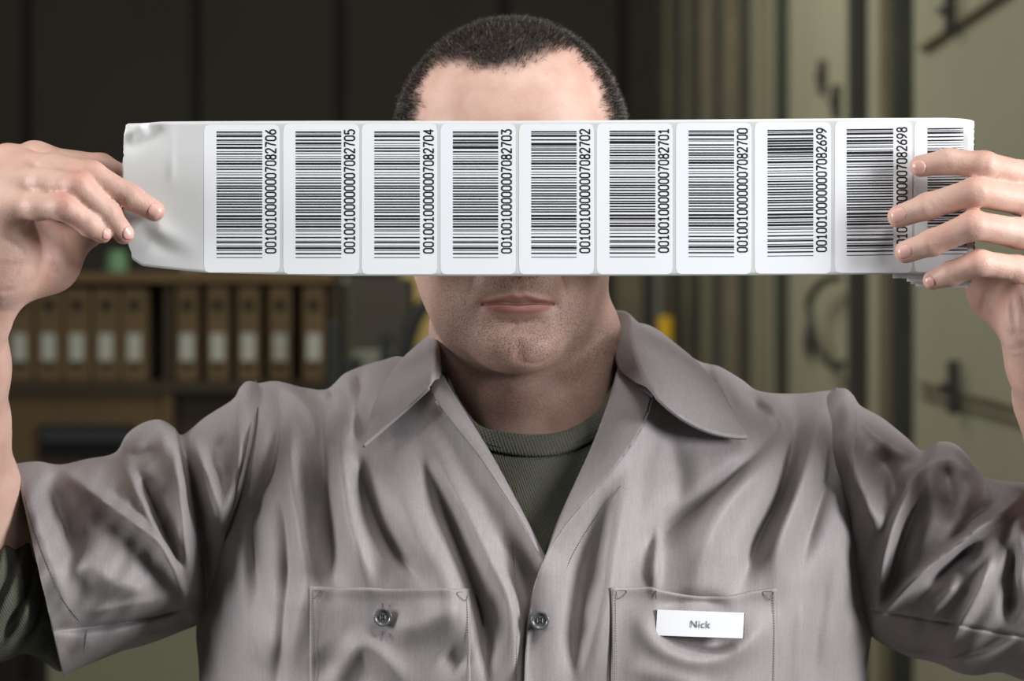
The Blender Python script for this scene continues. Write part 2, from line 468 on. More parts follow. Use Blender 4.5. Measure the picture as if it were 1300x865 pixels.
def box_file(px, wpx, top, lab):
    x = zx(px, 0)[0]; zt = zx(0, top)[1]; w = wpx * u
    e = empty('box_file', (x, YS, bxz0)); tag(e, lab, 'box file', 'brown box files on the shelf at left')
    MB().box((x, YS + .14, (zt + bxz0) / 2), (w, .26, zt - bxz0)).build('carton', M['card'], e, bevel=.004)
    MB().tube((x, YS + .012, zx(0, 388)[1]), (x, YS + .007, zx(0, 388)[1]), 7 * u, seg=20).build('finger_hole', M['hole'], e)
    MB().box((x, YS + .008, zx(0, 441)[1]), (17 * u, .004, 34 * u)).build('paper_label', M['card_label'], e)
    MB().box((x, YS + .008, zx(0, 464)[1]), (13 * u, .004, 5 * u)).build('finger_tab', M['hole'], e)
ords = ['leftmost', 'second', 'third', 'fourth', 'fifth']
for k, px in enumerate((24, 61, 97, 134, 170)):
    box_file(px, 34, 366, 'brown box file, %s of the five left of the dark gap' % ('leftmost' if k == 0 else ords[k] + ' from left'))
for k, px in enumerate((237, 276, 315, 355, 398)):
    box_file(px, 29, 362, 'narrow brown box file, %s of the five right of the dark gap' % ('leftmost' if k == 0 else ords[k] + ' from left'))
def block(name, px0, px1, py0, py1, y, dep, m, lab, cat):
    a = P(px0, py0, y); b = P(px1, py1, y)
    if py1 >= 600: b[2] = 0.0
    o = MB().box(((a[0] + b[0]) / 2, y + dep / 2, (a[2] + b[2]) / 2), (abs(b[0] - a[0]), dep, abs(a[2] - b[2]))).build(name, m, bevel=.006)
    return tag(o, lab, cat)
block('dark_tray', 60, 126, 333, 344.8, YS + .03, .3, M['hole'], 'flat dark tray lying on top of the shelving under the left hand', 'tray')
o = MB().tube(zx(142, 0)[:1] + (YS + .1, zx(0, 344.8)[1] + .0), zx(142, 0)[:1] + (YS + .1, zx(0, 318)[1]), .034, .026, seg=20).build('green_tub', M['green'], bevel=.004)
tag(o, 'small green tub on top of the shelving between left hand and strip', 'tub')
block('grey_packet', 230, 252, 333, 344.8, YS + .05, .1, M['grey_pale'], 'small pale packet above the narrow box files', 'packet')
# clutter between the box files and the man's neck
block('pale_upright_case', 426, 440, 350, 900, YS + .45, .3, M['grey_pale'], 'pale grey upright case right of the last box file', 'case')
block('black_case', 415, 432, 408, 900, YS - .5, .2, M['rubber'], 'tall black narrow case beside the last box file', 'case')
block('dark_cabinet', 444, 520, 352, 900, YS + 1.4, .5, M['dark_wall'], 'dark cabinet behind the left shoulder', 'cabinet')
block('grey_cabinet', 442, 516, 446, 900, YS + .8, .5, M['grey_pale'], 'grey low cabinet top behind the left shoulder', 'cabinet')
block('black_bin', 433, 452, 455, 900, YS - .1, .3, M['rubber'], 'black bin standing behind the left shoulder', 'bin')
block('black_pole', 482, 496, 420, 900, YS + .2, .12, M['rubber'], 'slim black pole left of the tan board', 'pole')
tg = block('tan_board', 508, 562, 300, 900, YS + 2.2, .05, M['tan'], 'tan board standing behind the left collar point', 'board')
tb = tube_curve('black_hose', [tuple(P(*q)) for q in ((499, 1130, YS + .6), (499, 700, YS + .6), (501, 500, YS + .6), (516, 440, YS + .6), (527, 405, YS + .6), (545, 382, YS + .6), (566, 372, YS + .6), (600, 372, YS + .6))], .026, M['rubber'])
tag(tb, 'thick black hose arching in front of the tan board', 'hose')
block('packing_counter', 60, 300, 725, 1300, 4.6, .7, M['olive_block'], 'plain olive grey counter seen below the left sleeve', 'counter')
# ------------------------------------------------------------------ the man's body: one continuous surface from a distance field
def smin(a, b, k):
    return np.minimum(a, b) - np.square(np.maximum(k - np.abs(a - b), 0)) / (4 * k)
class Ell:
    def __init__(s, c, r, R=None):
        s.c = np.array(c, np.float32); s.r = np.array(r, np.float32); s.R = None if R is None else np.array(R, np.float32); s.m = float(max(r))
    def __call__(s, p):
        q = p - s.c
        if s.R is not None: q = q @ s.R
        a = np.linalg.norm(q / s.r, axis=-1); b = np.linalg.norm(q / (s.r * s.r), axis=-1)
        return a * (a - 1) / np.maximum(b, 1e-6)
    def far(s, c): return np.linalg.norm(c - s.c) - s.m
class Cap:
    def __init__(s, a, b, ra, rb=None):
        s.a = np.array(a, np.float32); s.b = np.array(b, np.float32); s.ra = ra; s.rb = ra if rb is None else rb
        s.d = s.b - s.a; s.dd = float(s.d @ s.d) + 1e-12
    def __call__(s, p):
        q = p - s.a
        h = np.clip(q @ s.d / s.dd, 0, 1)
        return np.linalg.norm(q - h[..., None] * s.d, axis=-1) - (s.ra + (s.rb - s.ra) * h)
    def far(s, c):
        q = c - s.a; h = np.clip(q @ s.d / s.dd, 0, 1)
        return np.linalg.norm(q - h * s.d) - max(s.ra, s.rb)
BIG = 9.0
def ev(ops, p, c=None, rad=0.0, d=None):
    """ops: list of (prim, 'u'|'s', k)"""
    for pr, op, k in ops:
        if c is not None and pr.far(c) > rad + k + .004: continue
        v = pr(p)
        if op == 'u': d = v if d is None else smin(d, v, k)
        elif d is not None: d = -smin(-d, v, k)
    return d

# ---- head (local axes: -y is the face's front, origin at eye height)
yaw = math.radians(3.5); ca, sa = math.cos(yaw), math.sin(yaw)
HR = np.array([[ca, -sa, 0], [sa, ca, 0], [0, 0, 1]])       # columns: local axes in the world
HO = np.array([-0.001, 0.0, 1.672])
def H(x, y, z): return HR @ np.array([x, y, z]) + HO
def HE(c, r): return Ell(H(*c), r, HR)
def HC(a, b, ra, rb=None): return Cap(H(*a), H(*b), ra, rb)
head = [(HE((0, .020, .035), (.0765, .094, .087)), 'u', .01),
        (HE((0, -.018, .040), (.070, .066, .072)), 'u', .03),            # forehead
        (HE((0, -.030, -.022), (.0645, .060, .085)), 'u', .025),         # middle face
        (HC((-.046, .004, -.045), (-.034, -.035, -.088), .022, .018), 'u', .03),   # jaw
        (HC((.046, .004, -.045), (.034, -.035, -.088), .022, .0175), 'u', .03),
        (HE((0, -.052, -.082), (.040, .036, .036)), 'u', .025),          # muzzle
        (HE((0, -.073, -.106), (.029, .0235, .0185)), 'u', .016),       # chin
        (HE((-.034, -.060, -.030), (.026, .026, .024)), 'u', .02), (HE((.034, -.060, -.030), (.026, .026, .024)), 'u', .02),
        (HC((-.036, -.074, .020), (-.010, -.084, .017), .010, .009), 'u', .014), (HC((.036, -.074, .020), (.010, -.084, .017), .010, .009), 'u', .014),
        (HE((-.031, -.092, .002), (.018, .016, .012)), 's', .014), (HE((.031, -.092, .002), (.018, .016, .012)), 's', .014),
        (HE((-.031, -.0705, .001), (.0165, .0125, .0095)), 'u', .004), (HE((.031, -.0705, .001), (.0165, .0125, .0095)), 'u', .004),
        (HE((-.031, -.0835, .000), (.0115, .006, .0038)), 's', .002), (HE((.031, -.0835, .000), (.0115, .006, .0038)), 's', .002),
        (HC((0, -.086, .008), (0, -.108, -.032), .0075, .0105), 'u', .012),
        (HE((-.012, -.099, -.036), (.0085, .0095, .0075)), 'u', .006), (HE((.012, -.099, -.036), (.0085, .0095, .0075)), 'u', .006),
        (HE((-.006, -.101, -.0435), (.0038, .006, .004)), 's', .003), (HE((.006, -.101, -.0435), (.0038, .006, .004)), 's', .003),
        # lips: a thin upper lip, a fuller lower lip, a parting line and the hollow under it
        (HE((0, -.083, -.063), (.024, .010, .013)), 'u', .012),
        (HC((-.015, -.0935, -.0925), (.015, -.0935, -.0925), .0040), 's', .011),
        (HC((-.0085, -.0985, -.0975), (.0085, -.0985, -.0975), .0030), 's', .009),
        (HE((0, -.0860, -.1045), (.018, .0095, .011)), 'u', .010),
        (HC((0, -.1015, -.102), (0, -.098, -.117), .0016), 's', .006),
        (HC((-.040, -.0930, .078), (.040, -.0930, .078), .0012), 's', .004), (HC((-.038, -.0955, .064), (.038, -.0955, .064), .0012), 's', .004),
        ]
for s in (-1, 1):       # ears
    head += [(HE((s * .078, .014, -.010), (.007, .017, .031)), 'u', .006), (HE((s * .086, .008, -.006), (.006, .009, .017)), 's', .006),
             (HC((s * .082, .020, .012), (s * .083, .026, -.018), .0035), 'u', .004)]
neck = [(Cap((.011, .035, 1.43), (.004, .022, 1.62), .067, .060), 'u', .02),
        (Cap((-.030, .000, 1.575), (.004, -.026, 1.485), .020, .014), 'u', .03), (Cap((.052, -.002, 1.575), (.016, -.030, 1.485), .022, .014), 'u', .03),
        (Cap(P(768, 445, .03), P(786, 508, .03), .012, .026), 'u', .025),
        (Ell((.006, -.016, 1.562), (.040, .040, .018)), 'u', .016),
        (Ell((.011, -.030, 1.527), (.014, .012, .012)), 'u', .018)]
torso = [(Ell((.012, .040, 1.43), (.115, .088, .085)), 'u', .03), (Ell((.008, .050, 1.33), (.160, .095, .19)), 'u', .04),
         (Cap((-.145, .055, 1.468), (.160, .055, 1.468), .040), 'u', .04), (Ell((.006, .05, 1.20), (.14, .080, .16)), 'u', .04),
         (Cap((-.12, .05, 1.50), (-.03, .045, 1.53), .028, .040), 'u', .03), (Cap((.14, .05, 1.50), (.05, .045, 1.53), .028, .040), 'u', .03)]
def pc(a, b, ra, rb):      # capsule between measured places; radii in pixels at that depth
    s = lambda q: (q[2] - CAM_Y) / FPX
    return Cap(P(*a), P(*b), ra * s(a), rb * s(b))
# arms: measured in the photograph's frame with their own depth
arm_r = [(pc((345, 588, .045), (150, 690, .02), 70, 74), 'u', .03), (pc((150, 690, .02), (-62, 742, -.005), 74, 78), 'u', .03),
         (pc((-66, 740, -.005), (-70, 640, -.035), 74, 88), 'u', .03), (pc((-70, 640, -.035), (-62, 540, -.075), 84, 67), 'u', .03),
         (pc((-62, 540, -.075), (-48, 470, -.11), 67, 53), 'u', .02), (pc((-48, 470, -.11), (-30, 395, -.142), 53, 41), 'u', .02)]
arm_l = [(pc((1040, 595, .045), (1200, 700, .02), 70, 74), 'u', .03), (pc((1200, 700, .02), (1395, 770, -.005), 74, 76), 'u', .03),
         (pc((1418, 765, -.005), (1422, 660, -.035), 74, 84), 'u', .03), (pc((1422, 660, -.035), (1380, 560, -.075), 82, 68), 'u', .03),
         (pc((1375, 560, -.075), (1347, 505, -.10), 66, 52), 'u', .02), (pc((1347, 505, -.10), (1330, 462, -.13), 52, 46), 'u', .02)]
def chain(pts, rad):
    return [(pc(pts[i], pts[i + 1], rad[i], rad[i + 1]), 'u', .0035) for i in range(len(pts) - 1)]
# right hand (left in the picture): seen from the little finger's side, pinching the strip
palm_r = [(pc((-30, 395, -.142), (-6, 350, -.155), 40, 36), 'u', .02),
          (pc((-6, 350, -.165), (12, 262, -.182), 30, 23), 'u', .02), (pc((-10, 350, -.160), (8, 232, -.172), 32, 24), 'u', .012),
          (pc((-6, 350, -.150), (10, 208, -.158), 32, 23), 'u', .012), (pc((0, 350, -.140), (44, 202, -.144), 32, 20), 'u', .012),
          (Ell(P(62, 326, -.130), (.020, .018, .023)), 'u', .018), (pc((14, 352, -.138), (62, 330, -.132), 26, 26), 'u', .018),
          (Ell(P(12, 322, -.166), (.017, .014, .024)), 'u', .014)]
hand_r = [chain([(44, 202, -.144), (128, 212, -.150), (168, 230, -.151), (196, 248, -.150)], [18, 16.5, 14, 13]),       # index, behind the strip
          chain([(10, 208, -.158), (66, 214, -.172), (116, 222, -.186), (165, 250, -.184), (196, 268, -.1785)], [20, 18.5, 17.5, 15.5, 13.5]),   # middle
          chain([(8, 232, -.172), (56, 232, -.186), (99, 236, -.197), (138, 272, -.190), (157, 297, -.184)], [20, 18, 17, 15, 13.5]),          # ring
          chain([(12, 262, -.182), (48, 262, -.194), (81, 263, -.202), (114, 286, -.196), (130, 297, -.190)], [19, 17, 16.5, 14, 12]),         # little
          chain([(58, 326, -.126), (108, 298, -.130), (150, 280, -.140), (182, 262, -.1475)], [26, 18, 16, 12])]          # thumb, behind
# left hand (right in the picture): four fingers over the folded end, thumb behind it
palm_l = [(pc((1330, 462, -.130), (1338, 420, -.140), 46, 40), 'u', .02),
          (pc((1338, 420, -.145), (1336, 350, -.160), 36, 25), 'u', .02), (pc((1338, 420, -.142), (1344, 306, -.158), 34, 26), 'u', .012),
          (pc((1338, 420, -.138), (1350, 266, -.150), 32, 26), 'u', .012), (pc((1330, 420, -.134), (1338, 236, -.144), 32, 24), 'u', .012),
          (pc((1325, 425, -.125), (1262, 372, -.122), 38, 32), 'u', .02), (Ell(P(1310, 402, -.150), (.021, .017, .027)), 'u', .014)]
hand_l = [chain([(1338, 236, -.144), (1296, 222, -.168), (1250, 210, -.190), (1204, 205, -.186), (1169, 211, -.181)], [22, 18, 17.5, 16, 14]),
          chain([(1350, 266, -.150), (1296, 254, -.176), (1238, 244, -.198), (1178, 262, -.190), (1141, 275, -.182)], [22, 19, 18.5, 16.5, 14.5]),
          chain([(1344, 306, -.158), (1292, 296, -.184), (1236, 286, -.202), (1184, 308, -.193), (1150, 320, -.184)], [22, 19, 18.5, 16.5, 14.5]),
          chain([(1336, 350, -.160), (1290, 342, -.186), (1243, 334, -.199), (1206, 348, -.190), (1184, 356, -.184)], [20, 17.5, 16.5, 15, 12.5]),
          chain([(1270, 376, -.120), (1232, 338, -.124), (1206, 300, -.134), (1190, 270, -.142)], [30, 20, 17, 13])]
def hand_ev(palm, fingers, p, c=None, rad=0.):
    d = ev(palm, p, c, rad)
    out = d
    for f in fingers:
        v = ev(f, p, c, rad)
        if v is None: continue
        if d is not None: v = smin(d, v, .010)
        out = v if out is None else smin(out, v, .0016)
    return out
def uni(a, b, k):
    if a is None: return b
    if b is None: return a
    return smin(a, b, k)
def body_sdf(p, c=None, rad=0.):
    p = p.astype(np.float32)
    d = ev(torso, p, c, rad)
    d = ev(neck, p, c, rad, d)
    d = uni(d, ev(head, p, c, rad), .012)
    d = uni(d, ev(arm_r, p, c, rad), .03)
    d = uni(d, ev(arm_l, p, c, rad), .03)
    d = uni(d, hand_ev(palm_r, hand_r, p, c, rad), .014)
    d = uni(d, hand_ev(palm_l, hand_l, p, c, rad), .014)
    return d

def extract(sdf, lo, hi, h, B=16):
    lo = np.array(lo); n = (np.ceil((np.array(hi) - lo) / h / B).astype(int)) * B
    vol = np.full(n + 1, 1.0, np.float32)
    rad = B * h * .87
    ii = np.arange(B + 1)
    nb = n // B
    cc = np.stack(np.meshgrid(*[lo[k] + (np.arange(nb[k]) + .5) * B * h for k in range(3)], indexing='ij'), -1)
    cv = sdf(cc.reshape(-1, 3)).reshape(nb)
    for bx in range(0, n[0], B):
        for by in range(0, n[1], B):
            for bz in range(0, n[2], B):
                c = lo + (np.array([bx, by, bz]) + B / 2) * h
                v = float(cv[bx // B, by // B, bz // B])
                if abs(v) > rad * 1.5 + .004:
                    if v < 0: vol[bx:bx + B + 1, by:by + B + 1, bz:bz + B + 1] = np.minimum(vol[bx:bx + B + 1, by:by + B + 1, bz:bz + B + 1], -1.0)
                    continue
                g = np.stack(np.meshgrid(lo[0] + (bx + ii) * h, lo[1] + (by + ii) * h, lo[2] + (bz + ii) * h, indexing='ij'), -1)
                w = sdf(g.reshape(-1, 3), c, rad)
                if w is None: continue
                vol[bx:bx + B + 1, by:by + B + 1, bz:bz + B + 1] = w.reshape(B + 1, B + 1, B + 1)
    ins = vol < 0
    al = ins[:-1, :-1, :-1].copy(); an = al.copy()
    for a in (0, 1):
        for b in (0, 1):
            for c in (0, 1):
                s = ins[a:a + n[0], b:b + n[1], c:c + n[2]]
                al &= s; an |= s
    act = np.argwhere(an & ~al)
    lid = (act[:, 0] * n[1] + act[:, 1]) * n[2] + act[:, 2]
    acc = np.zeros((len(act), 3)); cnt = np.zeros(len(act))
    cor = [(a, b, c) for a in (0, 1) for b in (0, 1) for c in (0, 1)]
    for i, p0 in enumerate(cor):
        for p1 in cor:
            df = [p1[k] - p0[k] for k in range(3)]
            if sum(df) != 1 or min(df) < 0: continue
            A_ = act + p0; B_ = act + p1
            va = vol[A_[:, 0], A_[:, 1], A_[:, 2]]; vb = vol[B_[:, 0], B_[:, 1], B_[:, 2]]
            m = (va < 0) != (vb < 0)
            t = va / np.where(m, va - vb, 1)
            acc += np.where(m[:, None], np.array(p0) + t[:, None] * np.array(df), 0); cnt += m
    V = lo + (act + acc / cnt[:, None]) * h
    Q = []
    for ax in range(3):
        sl0 = [slice(None)] * 3; sl1 = [slice(None)] * 3
        sl0[ax] = slice(0, -1); sl1[ax] = slice(1, None)
        a_ = ins[tuple(sl0)]; b_ = ins[tuple(sl1)]
        e = np.argwhere(a_ != b_)
        u_, w_ = (ax + 1) % 3, (ax + 2) % 3
        e = e[(e[:, u_] > 0) & (e[:, w_] > 0) & (e[:, u_] < n[u_]) & (e[:, w_] < n[w_])]
        flip = a_[e[:, 0], e[:, 1], e[:, 2]]
        ids = []
        for du, dw in ((-1, -1), (0, -1), (0, 0), (-1, 0)):
            c_ = e.copy(); c_[:, u_] += du; c_[:, w_] += dw
            l = (c_[:, 0] * n[1] + c_[:, 1]) * n[2] + c_[:, 2]
            ids.append(np.searchsorted(lid, l))
        q = np.stack(ids, -1)
        q[~flip] = q[~flip][:, ::-1]
        Q.append(q)
    return V, np.vstack(Q)

def sdf_pts(p, lo_cell=.03):
    """field at arbitrary points, in spatial bins so that far primitives are skipped"""
    out = np.empty(len(p), np.float32)
    key = np.floor(p / lo_cell).astype(int)
    k = (key[:, 0] + 500) * 1000000 + (key[:, 1] + 500) * 1000 + (key[:, 2] + 500)
    o = np.argsort(k, kind='stable'); ks = k[o]
    st = np.r_[0, np.flatnonzero(np.diff(ks)) + 1, len(ks)]
    for a, b in zip(st[:-1], st[1:]):
        i = o[a:b]
        c = (key[i[0]] + .5) * lo_cell
        w = body_sdf(p[i], c, lo_cell * .9 + .004)
        out[i] = .001 if w is None else w
    return out
def sdf_grad(p, e=.0008):
    g = np.stack([sdf_pts(p + np.eye(3)[k] * e) - sdf_pts(p - np.eye(3)[k] * e) for k in range(3)], -1)
    return g / np.maximum(np.linalg.norm(g, axis=1, keepdims=True), 1e-6)

def smoothstep(x): x = np.clip(x, 0, 1); return x * x * (3 - 2 * x)
def poly_dist(px, py, pts):
    """distance to a polyline, and the arc position 0..1 of the nearest point"""
    p = np.asarray(pts, float); L = np.r_[0, np.cumsum(np.linalg.norm(np.diff(p[:, :2], axis=0), axis=1))]
    best = np.full(px.shape, 1e9); arc = np.zeros(px.shape)
    for i in range(len(p) - 1):
        dx, dy = p[i + 1, 0] - p[i, 0], p[i + 1, 1] - p[i, 1]
        h = np.clip(((px - p[i, 0]) * dx + (py - p[i, 1]) * dy) / (dx * dx + dy * dy + 1e-9), 0, 1)
        dd = np.hypot(px - p[i, 0] - h * dx, py - p[i, 1] - h * dy)
        m = dd < best
        best = np.where(m, dd, best); arc = np.where(m, (L[i] + h * (L[i + 1] - L[i])) / L[-1], arc)
    return best, arc
def inside_poly(px, py, pts):
    r = np.zeros(px.shape, bool)
    for (x0, y0), (x1, y1) in zip(pts, pts[1:] + pts[:1]):
        c = ((y0 > py) != (y1 > py)) & (px < (x1 - x0) * (py - y0) / (y1 - y0 + 1e-9) + x0)
        r ^= c
    return r
def to_px(V):
    s = FPX / (V[:, 1] - CAM_Y)
    return 650 + V[:, 0] * s, 432.5 - (V[:, 2] - CAM_Z) * s

BV, BQ = extract(body_sdf, (-.50, -.235, 1.10), (.50, .165, 1.82), .0021)
for it in range(2):
    BV = BV - np.clip(sdf_pts(BV), -.001, .001)[:, None] * sdf_grad(BV)
BN = sdf_grad(BV)

# skin creases over the finger joints and the wrist folds: small real grooves
def groove(a, b, w, dep):
    global BV
    a, b = P(*a), P(*b); dd = b - a
    sel = np.linalg.norm(BV - (a + b) / 2, axis=1) < np.linalg.norm(dd) / 2 + w * 3
    q = BV[sel] - a
    h = np.clip(q @ dd / (dd @ dd), 0, 1)
    dist = np.linalg.norm(q - h[:, None] * dd, axis=1)
    tap = np.sin(np.pi * np.clip(h, .02, .98)) ** .5
    BV[sel] -= BN[sel] * (dep * tap * np.exp(-(dist / w) ** 2))[:, None]
def surf(px, py, y0=-.21):
    """first hit of the body on the sight line through (px, py)"""
    y = np.full(1, y0)
    for _ in range(60):
        d_ = body_sdf(P(px, py, y[0])[None, :])
        y = y + np.clip(d_, -.01, .01) * .9
    return float(y[0])
for (x0, y0, x1, y1) in ((160, 232, 148, 258), (166, 236, 154, 262), (122, 208, 112, 238), (116, 206, 106, 236), (141, 258, 126, 284), (145, 262, 130, 288),
                         (104, 224, 92, 250), (84, 252, 72, 276), (112, 272, 104, 296),
                         (1200, 190, 1206, 220), (1196, 191, 1202, 221), (1252, 194, 1250, 226), (1172, 248, 1182, 278), (1177, 246, 1187, 276),
                         (1234, 228, 1242, 260), (1240, 227, 1248, 259), (1178, 294, 1188, 324), (1183, 292, 1193, 322), (1232, 270, 1242, 304), (1238, 269, 1248, 303),
                         (1202, 336, 1212, 362), (1238, 320, 1248, 350), (1244, 320, 1254, 350)):
    ya, yb, ym = surf(x0 + (x1 - x0) * .2, y0 + (y1 - y0) * .2), surf(x1 - (x1 - x0) * .2, y1 - (y1 - y0) * .2), surf((x0 + x1) / 2, (y0 + y1) / 2)
    groove((x0, y0, ya), ((x0 + x1) / 2, (y0 + y1) / 2, ym), .0010, .00055); groove(((x0 + x1) / 2, (y0 + y1) / 2, ym), (x1, y1, yb), .0010, .00055)
for pts in (((20, 268), (48, 300), (52, 345)), ((34, 262), (62, 292), (70, 350)), ((2, 300), (30, 318), (40, 366)), ((-2, 372), (20, 368)), ((76, 286), (88, 310), (92, 345)),
            ((1262, 352), (1274, 378), (1270, 408)), ((1274, 352), (1286, 376), (1284, 410)), ((1286, 350), (1298, 372), (1300, 400)), ((1266, 432), (1284, 424), (1300, 424)),
            ((1280, 446), (1300, 440)), ((1290, 385), (1288, 420)), ((1243, 345), (1252, 372), (1246, 396))):
    for q0, q1 in zip(pts[:-1], pts[1:]):
        groove((q0[0], q0[1], surf(*q0)), (q1[0], q1[1], surf(*q1)), .0016, .0010)

bpx, bpy_ = to_px(BV)
front = BN[:, 1] < .15
hl = (BV - HO) @ HR
face = (BV[:, 2] > 1.50) & (np.abs(BV[:, 0]) < .12)
g2 = lambda a, b: np.exp(-(a ** 2 + b ** 2))
lipd = np.minimum(poly_dist(hl[:, 0], hl[:, 2], [(-.0225, -.0772), (-.010, -.0735), (-.005, -.0715), (0, -.0728), (.005, -.0715), (.010, -.0735), (.0225, -.0772)])[0] / .0021,
                  poly_dist(hl[:, 0], hl[:, 2], [(-.018, -.0795), (0, -.0825), (.018, -.0795)])[0] / .0036)
lip = np.where(face & (hl[:, 1] < -.06), smoothstep(1.5 - lipd), 0)
lipd2 = poly_dist(hl[:, 0], hl[:, 2], [(-.020, -.0775), (.020, -.0775)])[0]
stub = face * smoothstep((-.040 - hl[:, 2]) / .02) * smoothstep((.055 - hl[:, 1]) / .03) * (.45 + .55 * smoothstep((hl[:, 2] + .135) / .03)) * smoothstep((hl[:, 2] + .175) / .03)
stub *= (1 - smoothstep((np.abs(hl[:, 0]) - .046) / .012 * smoothstep((hl[:, 2] + .11) / .05)) * .55)
stub *= (1 - .8 * np.exp(-(lipd2 / .0085) ** 2)) * (1 - .45 * np.exp(-((np.abs(hl[:, 0]) - .036) / .012) ** 2 - ((hl[:, 2] + .06) / .018) ** 2))
red = np.zeros(len(BV))
for (x, y_, r_, a_) in ((205, 277, 14, 1), (165, 306, 12, 1), (137, 305, 12, .9), (119, 205, 16, .45), (102, 222, 16, .7), (80, 250, 16, .7), (1252, 196, 15, .5), (1236, 230, 16, .5), (1232, 272, 16, .6),
                        (1236, 324, 15, .9), (1158, 222, 14, .7), (1128, 290, 14, .5), (1140, 332, 14, .7), (1175, 365, 14, .9), (130, 200, 14, .4), (8, 190, 22, .3), (70, 300, 34, .3), (1250, 390, 40, .35)):
    red = np.maximum(red, a_ * np.exp(-((bpx - x) ** 2 + (bpy_ - y_) ** 2) / r_ ** 2) * front)
red = np.maximum(red, face * .5 * g2((hl[:, 0] - 0.) / .02, (hl[:, 2] + .108) / .012) * (hl[:, 1] < -.05))
red = np.maximum(red, face * .35 * g2((hl[:, 0]) / .03, (hl[:, 2] + .03) / .03) * (hl[:, 1] < -.05))
fore = [(531, 175), (532, 154), (535, 118), (540, 102), (548, 90), (558, 84), (572, 82), (586, 84), (606, 88), (632, 90), (658, 86), (680, 77), (696, 68), (712, 64), (728, 66), (741, 80),
        (755, 99), (762, 123), (770, 154), (774, 175), (800, 400), (500, 400)]
infore = inside_poly(bpx, bpy_, fore) & (hl[:, 1] < .03)
edge_d = poly_dist(bpx, bpy_, fore[:20])[0]
hairy = face & (hl[:, 2] > -.03 - .03 * (hl[:, 1] > .03)) & ~infore & ((hl[:, 2] > .01) | (hl[:, 1] > .0)) & (np.hypot((hl[:, 1] - .014) / .022, (hl[:, 2] + .012) / .036) > 1)
sgn_d = np.where(infore, -edge_d, edge_d) + 2.5 * np.sin(bpx * .37) * np.sin(bpy_ * .31 + 1) + 2.0 * np.sin(bpx * .11 + bpy_ * .19)
scalp = np.where(hl[:, 1] < .03, smoothstep((sgn_d + 7) / 24) * (hairy | infore), hairy * 1.0)

man = empty('person', (0, .03, 0))
tag(man, 'man in grey work shirt holding a strip of barcode labels across his eyes', 'person')
body = quads_obj('body', BV, BQ, M['skin'], man)
for nm, arr in (('lip', lip), ('stubble', stub), ('red', red), ('scalp', scalp)):
    at = body.data.attributes.new(nm, 'FLOAT', 'POINT'); at.data.foreach_set('value', np.asarray(arr, np.float32))
bm = bmesh.new(); bm.from_mesh(body.data)
def mouth_zone(co, mx, z0, z1):
    l = HR.T @ (np.array(co) - HO); return abs(l[0]) < mx and z0 < l[2] < z1 and l[1] < -.05
for mx, z0, z1, cuts in ((.036, -.122, -.042, 1), (.030, -.094, -.060, 1)):
    ed = [e for e in bm.edges if mouth_zone(e.verts[0].co, mx, z0, z1) and mouth_zone(e.verts[1].co, mx, z0, z1)]
    bmesh.ops.subdivide_edges(bm, edges=ed, cuts=cuts, use_grid_fill=True)
bm.to_mesh(body.data); bm.free()
nv_ = len(body.data.vertices); MV = np.empty(nv_ * 3, np.float32); body.data.vertices.foreach_get('co', MV); MV = MV.reshape(-1, 3).astype(float)
ml = (MV - HO) @ HR
zn = (np.abs(ml[:, 0]) < .05) & (ml[:, 2] > -.125) & (ml[:, 2] < -.03) & (ml[:, 1] < -.03)
X_, Z_ = ml[zn, 0], ml[zn, 2]
def st(pts, w, a, tp=.5):
    d_, s_ = poly_dist(X_, Z_, catmull(pts, 24)); return a * (tp + (1 - tp) * np.sin(np.pi * s_) ** .7) * np.exp(-(d_ / w) ** 2)
hm_ = st([(-.021, -.0762), (-.011, -.0738), (-.0045, -.0722), (0, -.0732), (.0045, -.0722), (.011, -.0738), (.021, -.0762)], .0026, .0017, .15)
hm_ += st([(-.018, -.0800), (-.008, -.0818), (0, -.0824), (.008, -.0818), (.018, -.0800)], .0038, .0026, .1)
hm_ -= st([(-.0235, -.0776), (-.012, -.0766), (-.004, -.0771), (0, -.0775), (.004, -.0771), (.012, -.0766), (.0235, -.0776)], .0011, .0036, .6)
for sg_ in (-1, 1):
    hm_ -= .0014 * np.exp(-((X_ - sg_ * .0250) ** 2 + (Z_ + .0782) ** 2) / .0032 ** 2)
    hm_ -= st([(sg_ * .021, -.040), (sg_ * .0270, -.055), (sg_ * .0315, -.070)], .0028, .0011 if sg_ < 0 else .0020)
    hm_ += st([(sg_ * .027, -.040), (sg_ * .0335, -.055), (sg_ * .0380, -.072)], .0055, .0012)
    hm_ -= st([(sg_ * .0275, -.082), (sg_ * .029, -.092), (sg_ * .026, -.102)], .0045, .0008)
    hm_ += st([(sg_ * .0045, -.052), (sg_ * .0048, -.069)], .0016, .0005)
hm_ -= st([(0, -.050), (0, -.069)], .0026, .0008)
hm_ -= st([(-.012, -.0895), (0, -.0905), (.010, -.0895)], .0032, .0012)
hm_ -= st([(-.006, -.0880), (-.002, -.0915), (-.008, -.0965)], .0016, .0006) + st([(-.012, -.0985), (-.004, -.0955), (.004, -.0975)], .0018, .0005)
hm_ -= st([(.002, -.1165), (.012, -.1175), (.022, -.1135)], .0016, .0011)
fd = HR @ np.array([0, -1., 0])
MV[zn] += hm_[:, None] * fd
body.data.vertices.foreach_set('co', MV.astype(np.float32).ravel())
up_l = poly_dist(X_, Z_, [(-.0225, -.0771), (-.010, -.0742), (-.0045, -.0728), (0, -.0738), (.0045, -.0728), (.010, -.0742), (.0225, -.0771)])[0]
lo_l = poly_dist(X_, Z_, [(-.0190, -.0790), (-.008, -.0808), (0, -.0812), (.008, -.0808), (.0190, -.0790)])[0]
